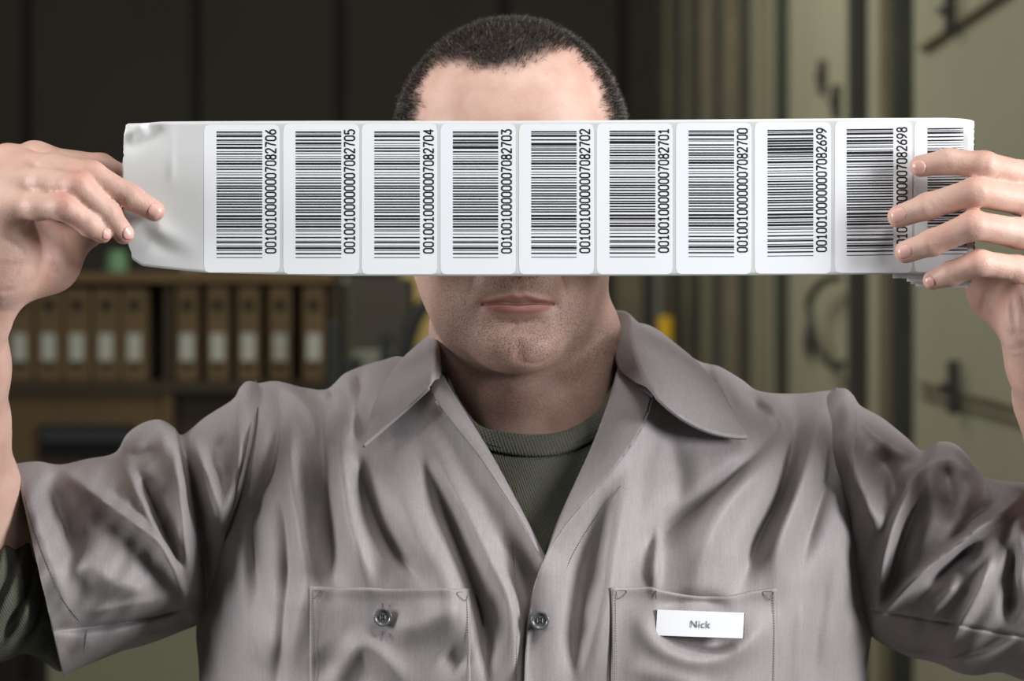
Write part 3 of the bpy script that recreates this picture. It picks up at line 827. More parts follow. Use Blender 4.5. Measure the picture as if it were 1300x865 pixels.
lipv = np.zeros(nv_, np.float32); lipv[zn] = np.maximum(smoothstep(1.5 - up_l / .0021), smoothstep(1.6 - lo_l / .0030))
body.data.attributes['lip'].data.foreach_set('value', lipv)
sv = np.empty(nv_, np.float32); body.data.attributes['stubble'].data.foreach_get('value', sv)
sv = np.clip(sv * (1 - lipv), 0, 1); body.data.attributes['stubble'].data.foreach_set('value', sv)
body.data.polygons.foreach_set('use_smooth', np.ones(len(body.data.polygons), bool)); body.data.update()
print('BODY', nv_)

# ---- short hair as real strands
def strands(name, m, count, length, rad, mask, seed, lean=(.12, -.55, -.25), parent=man, z_jit=1.0):
    r = np.random.default_rng(seed)
    f = BQ[mask[BQ].mean(1) > .04]
    w = mask[f].mean(1); f = f[r.choice(len(f), count, p=w / w.sum())]
    a, b = r.random((2, count, 1))
    pos = (BV[f[:, 0]] * (1 - a) + BV[f[:, 1]] * a) * (1 - b) + (BV[f[:, 3]] * (1 - a) + BV[f[:, 2]] * a) * b
    nn = BN[f[:, 0]]
    ln = np.array(lean)[None, :] + r.normal(0, .28, (count, 3)) * z_jit
    t0 = nn * 1.0 + ln * .6; t0 /= np.linalg.norm(t0, axis=1, keepdims=True)
    t1 = nn * .45 + ln * 1.2; t1 /= np.linalg.norm(t1, axis=1, keepdims=True)
    Ls = length * r.uniform(.6, 1.15, (count, 1))
    p0 = pos - nn * .0006; p1 = pos + t0 * Ls * .5; p2 = p1 + t1 * Ls * .5
    u_ = np.cross(t0, r.normal(0, 1, (count, 3))); u_ /= np.linalg.norm(u_, axis=1, keepdims=True); v_ = np.cross(t0, u_)
    Vs = []
    for p_, rr in ((p0, 1.0), (p1, .8)):
        for k in range(3):
            an_ = 2 * math.pi * k / 3
            Vs.append(p_ + (u_ * math.cos(an_) + v_ * math.sin(an_)) * rad * rr)
    Vs.append(p2)
    Vs = np.stack(Vs, 1).reshape(-1, 3)
    base = (np.arange(count) * 7)[:, None]
    T = []
    for k in range(3):
        k2 = (k + 1) % 3
        T += [base + np.array([[k, k2, 3 + k2]]), base + np.array([[k, 3 + k2, 3 + k]]), base + np.array([[3 + k, 3 + k2, 6]])]
    o = quads_obj(name, Vs, np.concatenate(T, 0), m, parent)
    return tag(o, kind='stuff')
hm = np.where(hl[:, 1] < .03, smoothstep((sgn_d + 6) / 20) * (hairy | infore), hairy * 1.0)
thin = np.exp(-(((bpx - 572) / 26) ** 2 + ((bpy_ - 70) / 22) ** 2)) * (hl[:, 1] < 0)
hm = hm * (1 - .55 * thin)
strands('hair', M['hair'], 36000, .0070, .00016, hm, 3)
side = hairy * (0.5 + 1.6 * smoothstep((np.abs(hl[:, 0]) - .055) / .02)) * scalp
strands('hair', M['grey_hair'], 5200, .0068, .00012, side, 5).data.name = 'grey_hair'
for s in (-1, 1):
    c_ = H(s * .028, -.088, .022)
    em = np.exp(-((hl[:, 0] - s * .028) / .014) ** 4 - ((hl[:, 2] - .022 + .12 * np.abs(np.abs(hl[:, 0]) - .024)) / .0045) ** 4) * (hl[:, 1] < -.05)
    strands('eyebrow', M['hair'], 260, .008, .00013, em, 8 + s, lean=(s * 1.2, -.2, .1), z_jit=.6)
    c_ = H(s * .031, -.0705, .001)
    bm = bmesh.new(); bmesh.ops.create_uvsphere(bm, u_segments=24, v_segments=16, radius=.0118)
    me = bpy.data.meshes.new('eyeball'); bm.to_mesh(me); bm.free(); me.materials.append(M['eye'])
    me.polygons.foreach_set('use_smooth', np.ones(len(me.polygons), bool))
    eo = bpy.data.objects.new('eyeball', me); COL.objects.link(eo); eo.location = c_ - np.array(man.location); eo.parent = man
    ir = MB().tube(H(s * .031, -.0817, .001), H(s * .031, -.0826, .001), .0058, .0050, seg=24).build('iris', M['iris'], None, smooth=False)
    ir.parent = eo; ir.matrix_parent_inverse = Matrix.Translation(c_).inverted()

# ---- fingernails: curved plates lying on the fingertips
def nail(px, py, dx, dy, wlen, wwid, roll=0.0):
    """centre, direction towards the tip (pixels), length and width in metres"""
    y0 = surf(px, py); c = P(px, py, y0)
    n_ = sdf_grad(c[None, :], .0015)[0]
    t = P(px + dx, py + dy, surf(px + dx, py + dy)) - c; t -= n_ * (t @ n_); t /= np.linalg.norm(t)
    s_ = np.cross(t, n_)
    nu, nv = 15, 15
    U, W = np.meshgrid(np.linspace(-1, 1, nu), np.linspace(-1, 1, nv), indexing='ij')
    # superellipse outline
    k = (1 - np.abs(W) ** 3.2 * .0)
    su = U * wlen / 2; sw = W * wwid / 2 * np.where(U < 0, (1 - np.abs(U) ** 3 * .45), (1 - np.abs(U) ** 4 * .28))
    su = su * (1 - .22 * np.abs(W) ** 2.2)
    G = c + su[..., None] * t + sw[..., None] * s_ + .004 * n_
    G = G.reshape(-1, 3)
    for _ in range(6):
        d_ = body_sdf(G); G = G - n_ * np.clip(d_, -.004, .004)[:, None] * .9
    edge = (np.maximum(np.abs(U), np.abs(W)) ** 8).reshape(-1)
    G = G + n_ * (.00042 - .00062 * edge)[:, None]
    G = G.reshape(nu, nv, 3)
    o = quads_obj('fingernail', G.reshape(-1, 3), grid_quads(nu, nv), M['nail'], man)
    solid(o, .0003, 0)
nail(197, 268, 9, 8, .0098, .0100)
nail(164, 296, 5, 10, .0090, .0088)
nail(136, 297, 5, 6, .0070, .0076)
nail(1165, 213, -9, 3, .0104, .0090)
nail(1140, 272, -10, 5, .0112, .0092)
nail(1148, 319, -10, 4, .0106, .0088)
nail(1180, 358, -8, 4, .0075, .0075)
# ------------------------------------------------------------------ clothing: sheets over the body, with modelled folds
def interp_y(py, pts):
    a = np.array(pts, float); t = np.arange(300, 1600, 4.0)
    v = np.interp(t, a[:, 0], a[:, 1]); k = np.exp(-(np.arange(-24, 25) / 9.0) ** 2); k /= k.sum()
    v = np.convolve(np.pad(v, 24, mode='edge'), k, 'valid')
    return np.interp(py, t, v)
def scurve(pts, n=40):
    c = catmull(pts, n); return c
SH = catmull([(225, 560), (262, 530), (300, 506), (324, 485), (350, 481), (385, 490), (415, 492), (440, 470), (480, 455), (520, 440), (556, 424), (600, 412), (700, 408), (770, 405),
              (800, 402), (840, 430), (890, 457), (912, 462), (940, 478), (965, 494), (1010, 497), (1062, 494), (1090, 512), (1140, 545)], 240)
def top_line(px): return np.interp(px, SH[:, 0], SH[:, 1])
FRONT = [(400, .010), (440, -.018), (480, -.048), (520, -.066), (560, -.080), (620, -.096), (700, -.110), (800, -.117), (900, -.118), (1100, -.112), (1500, -.10)]
SIDE = [(400, .050), (560, .050), (700, .045), (1500, .045)]
HALF_L = [(400, 455), (560, 455), (700, 440), (800, 436), (865, 432), (1100, 425), (1500, 410)]
HALF_R = [(400, 455), (560, 455), (700, 442), (800, 426), (865, 414), (1100, 400), (1500, 400)]
def base_y(px, py):
    """depth of the unfolded shirt front"""
    u = np.where(px < 685, (685 - px) / interp_y(py, HALF_L), (px - 685) / interp_y(py, HALF_R))
    W = np.maximum(1 - np.clip(np.abs(u), 0, 1) ** 2.5, 0) ** (1 / 2.1)
    t = np.clip((py - top_line(px)) / 130.0, 0, 1)
    Vt = np.maximum(1 - (1 - t) ** 2.2, 0) ** (1 / 2.0)
    ys, yf = interp_y(py, SIDE), interp_y(py, FRONT)
    return ys + (yf - ys) * W * (.12 + .88 * Vt)
# fold strokes: (width px, height m, points). positive stands out, negative is a hollow
def stroke_sum(px, py, strokes, gain=1.8, pw=1.7):
    h = np.zeros(px.shape)
    for w, a, pts in strokes:
        p = np.array(pts, float)
        L_ = np.linalg.norm(np.diff(p, axis=0), axis=1).sum() * .14
        e0, e1 = p[0] - p[1], p[-1] - p[-2]
        p = np.vstack([p[0] + e0 / np.linalg.norm(e0) * L_, p, p[-1] + e1 / np.linalg.norm(e1) * L_])
        lo = p.min(0) - 3 * w; hi = p.max(0) + 3 * w
        m = (px > lo[0]) & (px < hi[0]) & (py > lo[1]) & (py < hi[1])
        if not m.any(): continue
        q = catmull(p, max(6, len(p) * 5)) if len(p) > 2 else p
        d_, s_ = poly_dist(px[m], py[m], q)
        tap = smoothstep(np.minimum(s_, 1 - s_) / .34)
        e_ = .3 * w
        h[m] += gain * a * tap * np.exp(-((d_ ** 2 + e_ ** 2) ** (pw / 2) - e_ ** pw) / (w * 1.08) ** pw)
    return h
TORSO = [
    (13, .0050, [(330, 505), (322, 560), (308, 610), (290, 672), (282, 760), (280, 880)]),
    (13, .0030, [(345, 500), (338, 590), (320, 660), (308, 730), (312, 800), (318, 880)]),
    (12, .0060, [(372, 520), (368, 600), (376, 660), (387, 720), (392, 760)]),
    (13, .0068, [(424, 535), (433, 590), (442, 655), (455, 700), (470, 750)]),
    (22, .0056, [(514, 590), (518, 640), (536, 690), (562, 738), (570, 800)]),
    (12, .0060, [(556, 568), (572, 610), (592, 650), (622, 712), (648, 770), (655, 860)]),
    (10, -.0060, [(354, 500), (356, 535), (347, 592), (322, 668), (330, 750)]),
    (9, -.0045, [(358, 600), (364, 650), (368, 700), (364, 770), (352, 880)]),
    (13, -.0074, [(400, 500), (409, 550), (415, 600), (420, 680), (424, 742)]),
    (12, -.0066, [(455, 585), (462, 620), (478, 662), (502, 700), (530, 732)]),
    (11, -.0064, [(540, 590), (556, 630), (574, 670), (598, 738), (615, 800), (618, 870)]),
    (16, -.0055, [(640, 690), (662, 730), (668, 800), (662, 870)]),
    (26, .0050, [(340, 840), (372, 790), (378, 740)]), (22, -.0035, [(410, 830), (440, 860), (470, 880)]),
    (20, .0040, [(500, 800), (545, 790), (590, 770)]), (16, -.0030, [(560, 830), (590, 850)]), (13, .0035, [(420, 880), (460, 820), (520, 870)]),
    # shoulder folds, left
    (9, .0060, [(440, 478), (446, 520), (430, 560)]), (9, -.0060, [(425, 492), (428, 525)]), (8, -.0055, [(462, 470), (450, 510), (452, 560)]),
    (9, .005, [(355, 487), (392, 520), (404, 560)]), (7, .0035, [(392, 497), (420, 500)]),
    # right half
    (17, .0056, [(800, 585), (788, 640), (776, 700), (768, 760), (740, 860)]),
    (14, -.0042, [(765, 660), (745, 720), (735, 800), (728, 870)]),
    (6, .0030, [(838, 660), (832, 705), (830, 752)]),
    (18, -.0034, [(850, 545), (862, 620), (845, 670), (812, 710)]), 
    (18, .0066, [(985, 530), (956, 585), (920, 640), (892, 700), (880, 750)]),
    (12, -.0072, [(1005, 515), (965, 568), (928, 606), (880, 646), (830, 686)]),
    (15, .0064, [(1046, 515), (1035, 560), (1014, 620), (990, 690), (984, 745)]),
    (11, -.0070, [(1010, 530), (1006, 570), (990, 630), (962, 685), (942, 742)]),
    (10, -.0048, [(1052, 545), (1050, 600), (1030, 668), (1015, 720)]),
    (20, .0036, [(1080, 620), (1072, 700), (1058, 800), (1048, 880)]),
    (12, -.0022, [(1050, 720), (1036, 800), (1028, 880)]), (9, .0020, [(1020, 760), (1012, 880)]),
    (9, .0050, [(958, 495), (985, 520), (1000, 545)]), (8, -.0050, [(930, 488), (945, 510), (975, 525)]), (8, .0055, [(905, 470), (920, 490), (935, 520)]),
    (14, .0050, [(812, 790), (840, 822), (890, 838), (940, 822), (975, 790)]), (12, -.0052, [(832, 800), (862, 815), (900, 820), (940, 810)]),
    (9, -.0035, [(840, 770), (870, 762), (920, 766)]), (16, .0030, [(800, 850), (850, 860), (900, 880)]),
]
EL = [(545, 494), (556, 515), (580, 545), (608, 580), (640, 628), (668, 672), (690, 712)]
ER = [(829, 504), (822, 530), (806, 560), (772, 605), (740, 640), (712, 675), (692, 708), (678, 745), (670, 790), (666, 865), (664, 1000), (664, 1500)]
IL = [(556, 464), (574, 498), (598, 536), (626, 582), (650, 626), (672, 668), (692, 708)]
IR = [(786, 462), (772, 512), (752, 566), (734, 606), (716, 645), (702, 678), (694, 706)]
def folds(px, py): return stroke_sum(px, py, TORSO)
rip = lambda px, py: 0.0003 * np.sin(px * .06 + 1.3 * np.sin(py * .03)) * np.sin(py * .017 + .6) + .00008 * np.sin(px * .23 + py * .05)
def shirt_y(px, py, side=0):
    px = np.asarray(px, float); py = np.asarray(py, float)
    px, py = np.broadcast_arrays(px, py)
    y = base_y(px, py) - folds(px, py) - rip(px, py)
    if side != 0:
        d_, s_ = poly_dist(px, py, scurve(ER if side > 0 else EL, 50))
        k = .0105 if side > 0 else .0075
        y = y - k * np.exp(-(d_ / 15) ** 1.3) * (1 - .55 * smoothstep((py - 700) / 110))
    return y

def coons(bottom, top, left, right, nu, nv, pu=None, pv=None):
    """px,py grid [nu, nv] between four curves (u runs bottom/top curves, v runs left/right curves)"""
    b, t = catmull(bottom, 200), catmull(top, 200); l, r = catmull(left, 200), catmull(right, 200)
    U = np.linspace(0, 1, nu) if pu is None else pu; V = np.linspace(0, 1, nv) if pv is None else pv
    g = lambda c, s: np.stack([np.interp(s, np.linspace(0, 1, 200), c[:, k]) for k in (0, 1)], -1)
    B_, T_ = g(b, U)[:, None], g(t, U)[:, None]; L_, R_ = g(l, V)[None], g(r, V)[None]
    U = U[:, None, None]; V = V[None, :, None]
    c00, c10, c01, c11 = b[0], b[-1], t[0], t[-1]
    return (1 - V) * B_ + V * T_ + (1 - U) * L_ + U * R_ - ((1 - U) * (1 - V) * c00 + U * (1 - V) * c10 + (1 - U) * V * c01 + U * V * c11)

shirt_parts = []      # (vertices, quads) of the shirt's own body
def add_sheet(G, wrap=False):
    n0 = sum(len(v) for v, _ in shirt_parts)
    shirt_parts.append((G.reshape(-1, 3), grid_quads(G.shape[0], G.shape[1], wrap) + n0))
ease = 1 - (1 - np.linspace(0, 1, 190)) ** 1.25       # denser rows near the shoulder
SEAM_L = [(246, 1500), (252, 1000), (254, 865), (250, 800), (260, 745), (272, 703), (290, 665), (306, 615), (318, 560), (323, 520), (324, 488)]
SEAM_R = [(1094, 1500), (1096, 1000), (1099, 865), (1110, 780), (1120, 700), (1106, 655), (1088, 610), (1072, 560), (1064, 520), (1063, 495)]
def length_map(pts, fr):
    return pts
def fine_v(n, lo_frac):
    """most rows in the part of the sheet inside the frame"""
    return np.r_[np.linspace(0, lo_frac, 14)[:-1], np.linspace(lo_frac, 1, n)]
# left front panel: opening edge on its right
OPEN_L = [(740, 1500), (716, 1000), (712, 865), (706, 790), (698, 740)] + EL[::-1]
top_L = [(324, 488)] + [(x, float(top_line(np.array(x)))) for x in (350, 385, 415, 440, 480, 520)] + [(545, 494)]
TL = [(324, 488), (350, 484), (385, 492), (415, 494), (440, 473), (480, 459), (515, 455), (545, 494)]
vf = fine_v(210, .58)
# side curves run bottom to top: give both the same share of rows to the part in view
def split_curve(pts, n, y_cut=900.0, frac=.58):
    c = catmull(pts, 600); k = int(np.argmax(c[:, 1] < y_cut))
    a = catmull(c[:k + 1:max(1, k // 12)], 120) if k > 24 else c[:k + 1]
    s = np.linspace(0, 1, 600)
    La = np.r_[0, np.cumsum(np.linalg.norm(np.diff(c, axis=0), axis=1))]; L1 = La[k]; L2 = La[-1]
    t = np.where(s < frac, s / frac * L1, L1 + (s - frac) / (1 - frac) * (L2 - L1))
    return np.stack([np.interp(t, La, c[:, 0]), np.interp(t, La, c[:, 1])], -1)
def panel(seam, open_, top, bottom, side, nu=200):
    l = split_curve(seam if side < 0 else open_, 600, frac=.2); r = split_curve(open_ if side < 0 else seam, 600, frac=.2)
    V = np.r_[np.linspace(0, .2, 12)[:-1], np.linspace(.2, 1, 250)]
    U = np.linspace(0, 1, nu)
    b = catmull(bottom, 200); t = catmull(top, 200)
    s2 = np.linspace(0, 1, 600); s1 = np.linspace(0, 1, 200)
    g = lambda c, s, q: np.stack([np.interp(s, q, c[:, k]) for k in (0, 1)], -1)
    B_, T_ = g(b, U, s1)[:, None], g(t, U, s1)[:, None]; L_, R_ = g(l, V, s2)[None], g(r, V, s2)[None]
    UU = U[:, None, None]; VV = V[None, :, None]
    G = (1 - VV) * B_ + VV * T_ + (1 - UU) * L_ + UU * R_ - ((1 - UU) * (1 - VV) * b[0] + UU * (1 - VV) * b[-1] + (1 - UU) * VV * t[0] + UU * VV * t[-1])
    y = shirt_y(G[..., 0], G[..., 1], side)
    if side > 0: y = y - .0035 * (1 - smoothstep((G[..., 0] - 690) / 40)) * smoothstep((G[..., 1] - 690) / 40)
    return P(G[..., 0], G[..., 1], y)
GL = panel(SEAM_L, OPEN_L, TL, [(246, 1500), (500, 1500), (740, 1500)], -1)
GR = panel(SEAM_R, ER[::-1], [(829, 504), (838, 462), (858, 444), (890, 460), (912, 465), (940, 481), (965, 497), (1010, 500), (1063, 495)], [(664, 1500), (880, 1500), (1094, 1500)], 1)
add_sheet(GL); add_sheet(GR)
# the back, from the seams round behind and over the shoulders
def back_sheet():
    s = np.linspace(0, 1, 60)
    lft = np.stack([GL[0][(s * (GL.shape[1] - 1)).astype(int)][:, k] for k in range(3)], -1)
    rgt = np.stack([GR[-1][(s * (GR.shape[1] - 1)).astype(int)][:, k] for k in range(3)], -1)
    a = np.linspace(0, np.pi, 70)
    G = []
    for i_, (L_, R_) in enumerate(zip(lft, rgt)):
        c = (L_ + R_) / 2; h = (R_ - L_) / 2
        G.append(np.stack([c - h * np.cos(t) + np.array([0, .115 * np.sin(t) ** .7, -.04 * np.sin(t) ** .6 * (i_ / 59.) ** 3]) for t in a]))
    G = np.array(G)
    # shoulder cap rows: from the last row up to the shoulder line and the neck
    return G
GB = back_sheet(); add_sheet(GB)
def shoulder_cap(row_front, seam_side):
    """closes the yoke between a front panel's top edge and the back"""
    n = len(row_front); rows = []
    back = GB[-1]
    for t in np.linspace(0, 1, 16):
        rw = []
        for p in row_front:
            j = int(round(np.interp(p[0], back[:, 0], np.arange(len(back)))))
            q = back[j]
            z = max(p[2], q[2])
            w = (1 - t) * p + t * q
            rw.append((w[0], w[1], w[2] + .003 * math.sin(math.pi * t)))
        rows.append(rw)
    return np.array(rows)
add_sheet(shoulder_cap(GL[:, -1], -1)); add_sheet(shoulder_cap(GR[:, -1], 1))
# facings: the turned edge inside the opening
def facing(inner, outer, side, n=90, m_=12):
    a, b = scurve(inner, n), scurve(outer[:7], n)
    t = np.linspace(0, 1, m_)[None, :, None]
    G = a[:, None] * (1 - t) + b[:, None] * t
    yo = shirt_y(b[:, 0], b[:, 1], side); yi = base_y(a[:, 0], a[:, 1]) + .004
    t = t[..., 0]
    y = yi[:, None] * (1 - t) + yo[:, None] * t - .004 * np.sin(np.pi * t) * np.linspace(1, .2, n)[:, None]
    return P(G[..., 0], G[..., 1], y)
add_sheet(facing(IL, EL, -1)); add_sheet(facing(IR, ER, 1))

shirt = quads_obj('work_shirt', np.vstack([v for v, _ in shirt_parts]), np.vstack([q for _, q in shirt_parts]), M['shirt'], man)
bm = bmesh.new(); bm.from_mesh(shirt.data); bmesh.ops.remove_doubles(bm, verts=bm.verts, dist=2e-5); bm.to_mesh(shirt.data); bm.free()
solid(shirt, .0011, 0)

# ---- sleeves: lofted rings between a top and a bottom outline
SL_F = [
    (8, .0085, [(74, 594), (105, 617), (138, 641), (170, 664), (197, 686), (214, 712), (228, 742), (246, 785)]),
    (10, .0090, [(204, 540), (220, 566), (228, 600), (231, 640), (234, 690), (242, 738)]),
    (6, .0050, [(166, 606), (186, 648), (208, 690), (226, 722)]),
    (20, .0070, [(104, 700), (140, 738), (200, 756)]),
    (13, .0045, [(34, 605), (46, 660), (66, 722), (84, 775)]),
    (9, .0075, [(240, 545), (250, 575), (264, 606), (274, 640), (280, 668)]), (8, .0060, [(308, 560), (300, 600), (290, 636), (280, 664)]),
    (10, -.0130, [(222, 552), (238, 586), (247, 630), (256, 680), (260, 740), (260, 792)]),
    (9, -.0075, [(176, 600), (194, 640), (212, 680), (226, 716)]), 
    (17, -.0095, [(62, 606), (76, 645), (90, 685), (102, 712)]), 
    (12, -.0055, [(152, 572), (174, 580), (204, 572)]),
    (18, -.0055, [(274, 548), (284, 590), (290, 625)]),
    (5, -.0080, [(74, 800), (110, 797), (160, 790), (205, 780), (250, 768)]),
    (8, .0040, [(110, 778), (160, 770), (210, 760)]), (12, .004, [(95, 830), (130, 815), (170, 800)]),
    (9, -.0070, [(180, 802), (220, 792), (255, 782)]),
]
SR_F = [
    (8, .0085, [(1192, 572), (1162, 606), (1140, 655), (1124, 705), (1112, 775)]),
    (6, .0100, [(1310, 620), (1270, 652), (1235, 676), (1190, 712), (1150, 745), (1108, 794)]),
    (11, .0085, [(1205, 566), (1230, 594), (1266, 614), (1310, 624)]),
    (9, .0055, [(1216, 735), (1198, 760), (1176, 784)]), (6, .0060, [(1258, 712), (1238, 760), (1206, 812)]),
    (10, .0065, [(1080, 520), (1118, 555), (1150, 575), (1175, 580)]), (12, .0065, [(1074, 560), (1094, 620), (1118, 680)]),
    (5, .0060, [(1105, 813), (1146, 831), (1195, 840), (1254, 828), (1298, 802)]),
    (13, -.0110, [(1172, 622), (1150, 676), (1134, 735), (1124, 764)]), (15, -.0090, [(1196, 588), (1206, 625), (1198, 660)]),
    (11, -.0070, [(1238, 692), (1212, 716), (1184, 742)]), (9, -.0070, [(1290, 690), (1284, 740), (1278, 788)]),
    (15, -.0075, [(1108, 578), (1128, 600), (1142, 640)]), (12, -.0060, [(1270, 640), (1236, 656), (1212, 688)]),
    (12, -.0110, [(1120, 812), (1155, 822), (1195, 822)]),
    (10, .0050, [(1290, 650), (1296, 700), (1290, 760)]), (8, -.0050, [(1225, 850), (1262, 852), (1300, 842)]),
    (9, .0045, [(1160, 775), (1190, 740), (1240, 700)]), (7, -.0055, [(1164, 768), (1200, 724), (1240, 690)]),
]
def sleeve(tops, bots, ys, ds, strokes, name, n=230, ring=240, front_flat=2.6, thick=.0011, m=None, parent=None, seed=0, hem_first=True, seam=None):
    t = catmull(tops, n); b = catmull(bots, n)
    s = np.linspace(0, 1, n); yc = np.interp(s, *ys); dd = np.interp(s, *ds)
    k_ = int(ring * .78); phi = np.r_[np.linspace(0, np.pi, k_), np.linspace(np.pi, 2 * np.pi, ring - k_ + 2)[1:-1]]; ring = len(phi)
    # phi=0 top, pi/2 front (-y), pi bottom, 3pi/2 back
    c, sn = np.cos(phi), np.sin(phi)
    px = (t[:, 0] + b[:, 0])[:, None] / 2 + (t[:, 0] - b[:, 0])[:, None] / 2 * c[None]
    py = (t[:, 1] + b[:, 1])[:, None] / 2 + (t[:, 1] - b[:, 1])[:, None] / 2 * c[None]
    dep = np.sign(sn) * np.abs(sn) ** .85
    y = yc[:, None] - dd[:, None] * dep[None]
    h = stroke_sum(px, py, strokes, 1.65, 1.55)
    fr = np.clip(sn, 0, 1)[None] ** .35
    bk = np.clip(-sn, 0, 1)[None]
    r = .0035 * np.sin(s[:, None] * 23 + 2 * c[None] + seed) * bk
    y = y - h * fr + r - .0005 * np.sin(px * .2 + py * .13) * fr
    if seam is not None:
        d_, _ = poly_dist(px, py, seam); y = y + .0022 * np.exp(-(d_ / 2.2) ** 2) * fr
    G = P(px, py, y)
    o = quads_obj(name, G.reshape(-1, 3), grid_quads(n, ring, True), m or M['shirt'], parent)
    solid(o, thick, 0)
    return o, G
sl, GSL = sleeve([(19, 590), (48, 587), (76, 591), (110, 584), (146, 576), (162, 552), (182, 538), (203, 534), (220, 543), (232, 553), (262, 530), (296, 508), (306, 492), (318, 485), (345, 496), (380, 520)],
                 [(80, 858), (95, 851), (112, 843), (132, 835), (155, 826), (178, 820), (200, 813), (220, 805), (238, 798), (252, 792), (264, 782), (274, 770), (284, 758), (294, 745), (310, 725), (350, 700)],
                 ([0, .5, 1], [.005, .022, .045]), ([0, .4, .8, 1], [.070, .072, .078, .060]), SL_F, 'sleeve', parent=shirt, seed=1)
sr, GSR = sleeve([(1376, 640), (1340, 622), (1300, 614), (1270, 611), (1246, 604), (1228, 580), (1212, 565), (1192, 562), (1170, 573), (1150, 556), (1120, 532), (1092, 516), (1082, 502), (1070, 494), (1045, 500), (1010, 520)],
                 [(1345, 885), (1320, 872), (1296, 862), (1268, 853), (1240, 857), (1218, 854), (1196, 844), (1176, 838), (1156, 834), (1138, 826), (1122, 818), (1108, 808), (1098, 790), (1085, 765), (1070, 740), (1035, 705)],
                 ([0, .5, 1], [.005, .022, .045]), ([0, .4, .8, 1], [.070, .072, .078, .060]), SR_F, 'sleeve', parent=shirt, seed=3,
                 seam=[(1108, 775), (1160, 783), (1205, 791), (1250, 800), (1300, 809), (1360, 816)])

def ribbon_on(fn, pts, n, w_px, h, m, name, parent, raise_=.0006):
    """a thin raised seam or painted shade line following points on a surface depth function"""
    c = catmull(pts, n); V = []
    y = fn(c[:, 0], c[:, 1])
    tn = np.gradient(c, axis=0); tn /= np.linalg.norm(tn, axis=1, keepdims=True); nr = np.stack([-tn[:, 1], tn[:, 0]], -1)
    prof = [(-1, 0), (-.6, 1), (.6, 1), (1, 0)]
    G = np.stack([P(c[:, 0] + nr[:, 0] * w_px / 2 * a, c[:, 1] + nr[:, 1] * w_px / 2 * a, y - raise_ - h * k) for a, k in prof], 1)
    return quads_obj(name, G.reshape(-1, 3), grid_quads(n, 4), m, parent)
def grid_fn(G):
    """depth lookup on the front of a lofted grid by nearest projected vertex"""
    V = G.reshape(-1, 3); x, y_ = to_px(V)
    def f(px, py):
        out = []
        for a, b in zip(np.atleast_1d(px), np.atleast_1d(py)):
            d2 = (x - a) ** 2 + (y_ - b) ** 2
            k = np.argsort(d2)[:8]; k = k[V[k, 1] < V[k, 1].min() + .02]
            w = 1 / (d2[k] + .3); out.append(float((V[k, 1] * w).sum() / w.sum()))
        return np.array(out)
    return f
fL, fR = grid_fn(GSL), grid_fn(GSR)
S_fn = lambda a, b: shirt_y(a, b, -1)
R_fn = lambda a, b: shirt_y(a, b, 1)
def stitches(fn, pts, pitch, dash, w_px, m, name, parent, raise_=.0009):
    c = catmull(pts, 600); L = np.r_[0, np.cumsum(np.linalg.norm(np.diff(c, axis=0), axis=1))]
    cs = np.arange(pitch, L[-1], pitch); V = []; F = []
    g = lambda t: np.stack([np.interp(t, L, c[:, 0]), np.interp(t, L, c[:, 1])], -1)
    a, b = g(cs - dash / 2), g(cs + dash / 2)
    ya, yb = fn(a[:, 0], a[:, 1]), fn(b[:, 0], b[:, 1])
    for i in range(len(cs)):
        t = b[i] - a[i]; t = t / (np.linalg.norm(t) + 1e-9); nn = np.array([-t[1], t[0]]) * w_px / 2
        k = len(V)
        for q, yy in ((a[i] - nn, ya[i]), (a[i] + nn, ya[i]), (b[i] + nn, yb[i]), (b[i] - nn, yb[i])):
            V.append(P(q[0], q[1], yy - raise_))
        mm = (a[i] + b[i]) / 2; V.append(P(mm[0], mm[1], (ya[i] + yb[i]) / 2 - raise_ - .0006))
        F += [(k, k + 1, k + 4), (k + 1, k + 2, k + 4), (k + 2, k + 3, k + 4), (k + 3, k, k + 4)]
    o = mesh_obj(name, V, F, m, parent, False); o['kind'] = 'stuff'; return o
M['crease_shade_and_thread'] = mat('crease_shade_and_thread', lin(70, 64, 64), 0.8, noise_scale=300, noise_amt=.2)  # dark tone of the hem thread and of the painted armhole crease shade
ribbon_on(S_fn, [(328, 492), (327, 520), (323, 556), (311, 613), (295, 663), (278, 701)], 90, 2.0, .0020, M['crease_shade_and_thread'], 'seam_shade_line', shirt)  # dark ribbon painting the shade in the left armhole crease
ribbon_on(R_fn, [(1059, 499), (1061, 522), (1069, 562), (1085, 612), (1102, 656), (1115, 695)], 90, 2.0, .0020, M['crease_shade_and_thread'], 'seam_shade_line', shirt)  # same painted crease shade along the right armhole
# armhole seams (a raised lap), hems and placket stitching
ribbon_on(S_fn, [(324, 489), (323, 520), (319, 556), (307, 612), (291, 662), (274, 700)], 80, 7.5, .0030, M['shirt'], 'armhole_seam', shirt)
ribbon_on(R_fn, [(1063, 497), (1065, 522), (1073, 560), (1089, 610), (1106, 654), (1119, 694)], 80, 7.5, .0030, M['shirt'], 'armhole_seam', shirt)
stitches(fL, [(30, 628), (41, 668), (58, 716), (80, 762), (101, 790)], 3.0, 2.0, 1.3, M['crease_shade_and_thread'], 'stitching', shirt)
stitches(fL, [(110, 798), (108, 815), (104, 836)], 3.0, 2.0, 1.3, M['crease_shade_and_thread'], 'stitching', shirt)
stitches(R_fn, [(790, 615), (762, 650), (735, 690), (717, 730), (710, 780), (708, 870)], 3.2, 2.0, .8, M['thread'], 'stitching', shirt)
stitches(S_fn, [(651, 690), (656, 780), (655, 868)], 3.2, 2.0, .8, M['thread'], 'stitching', shirt)

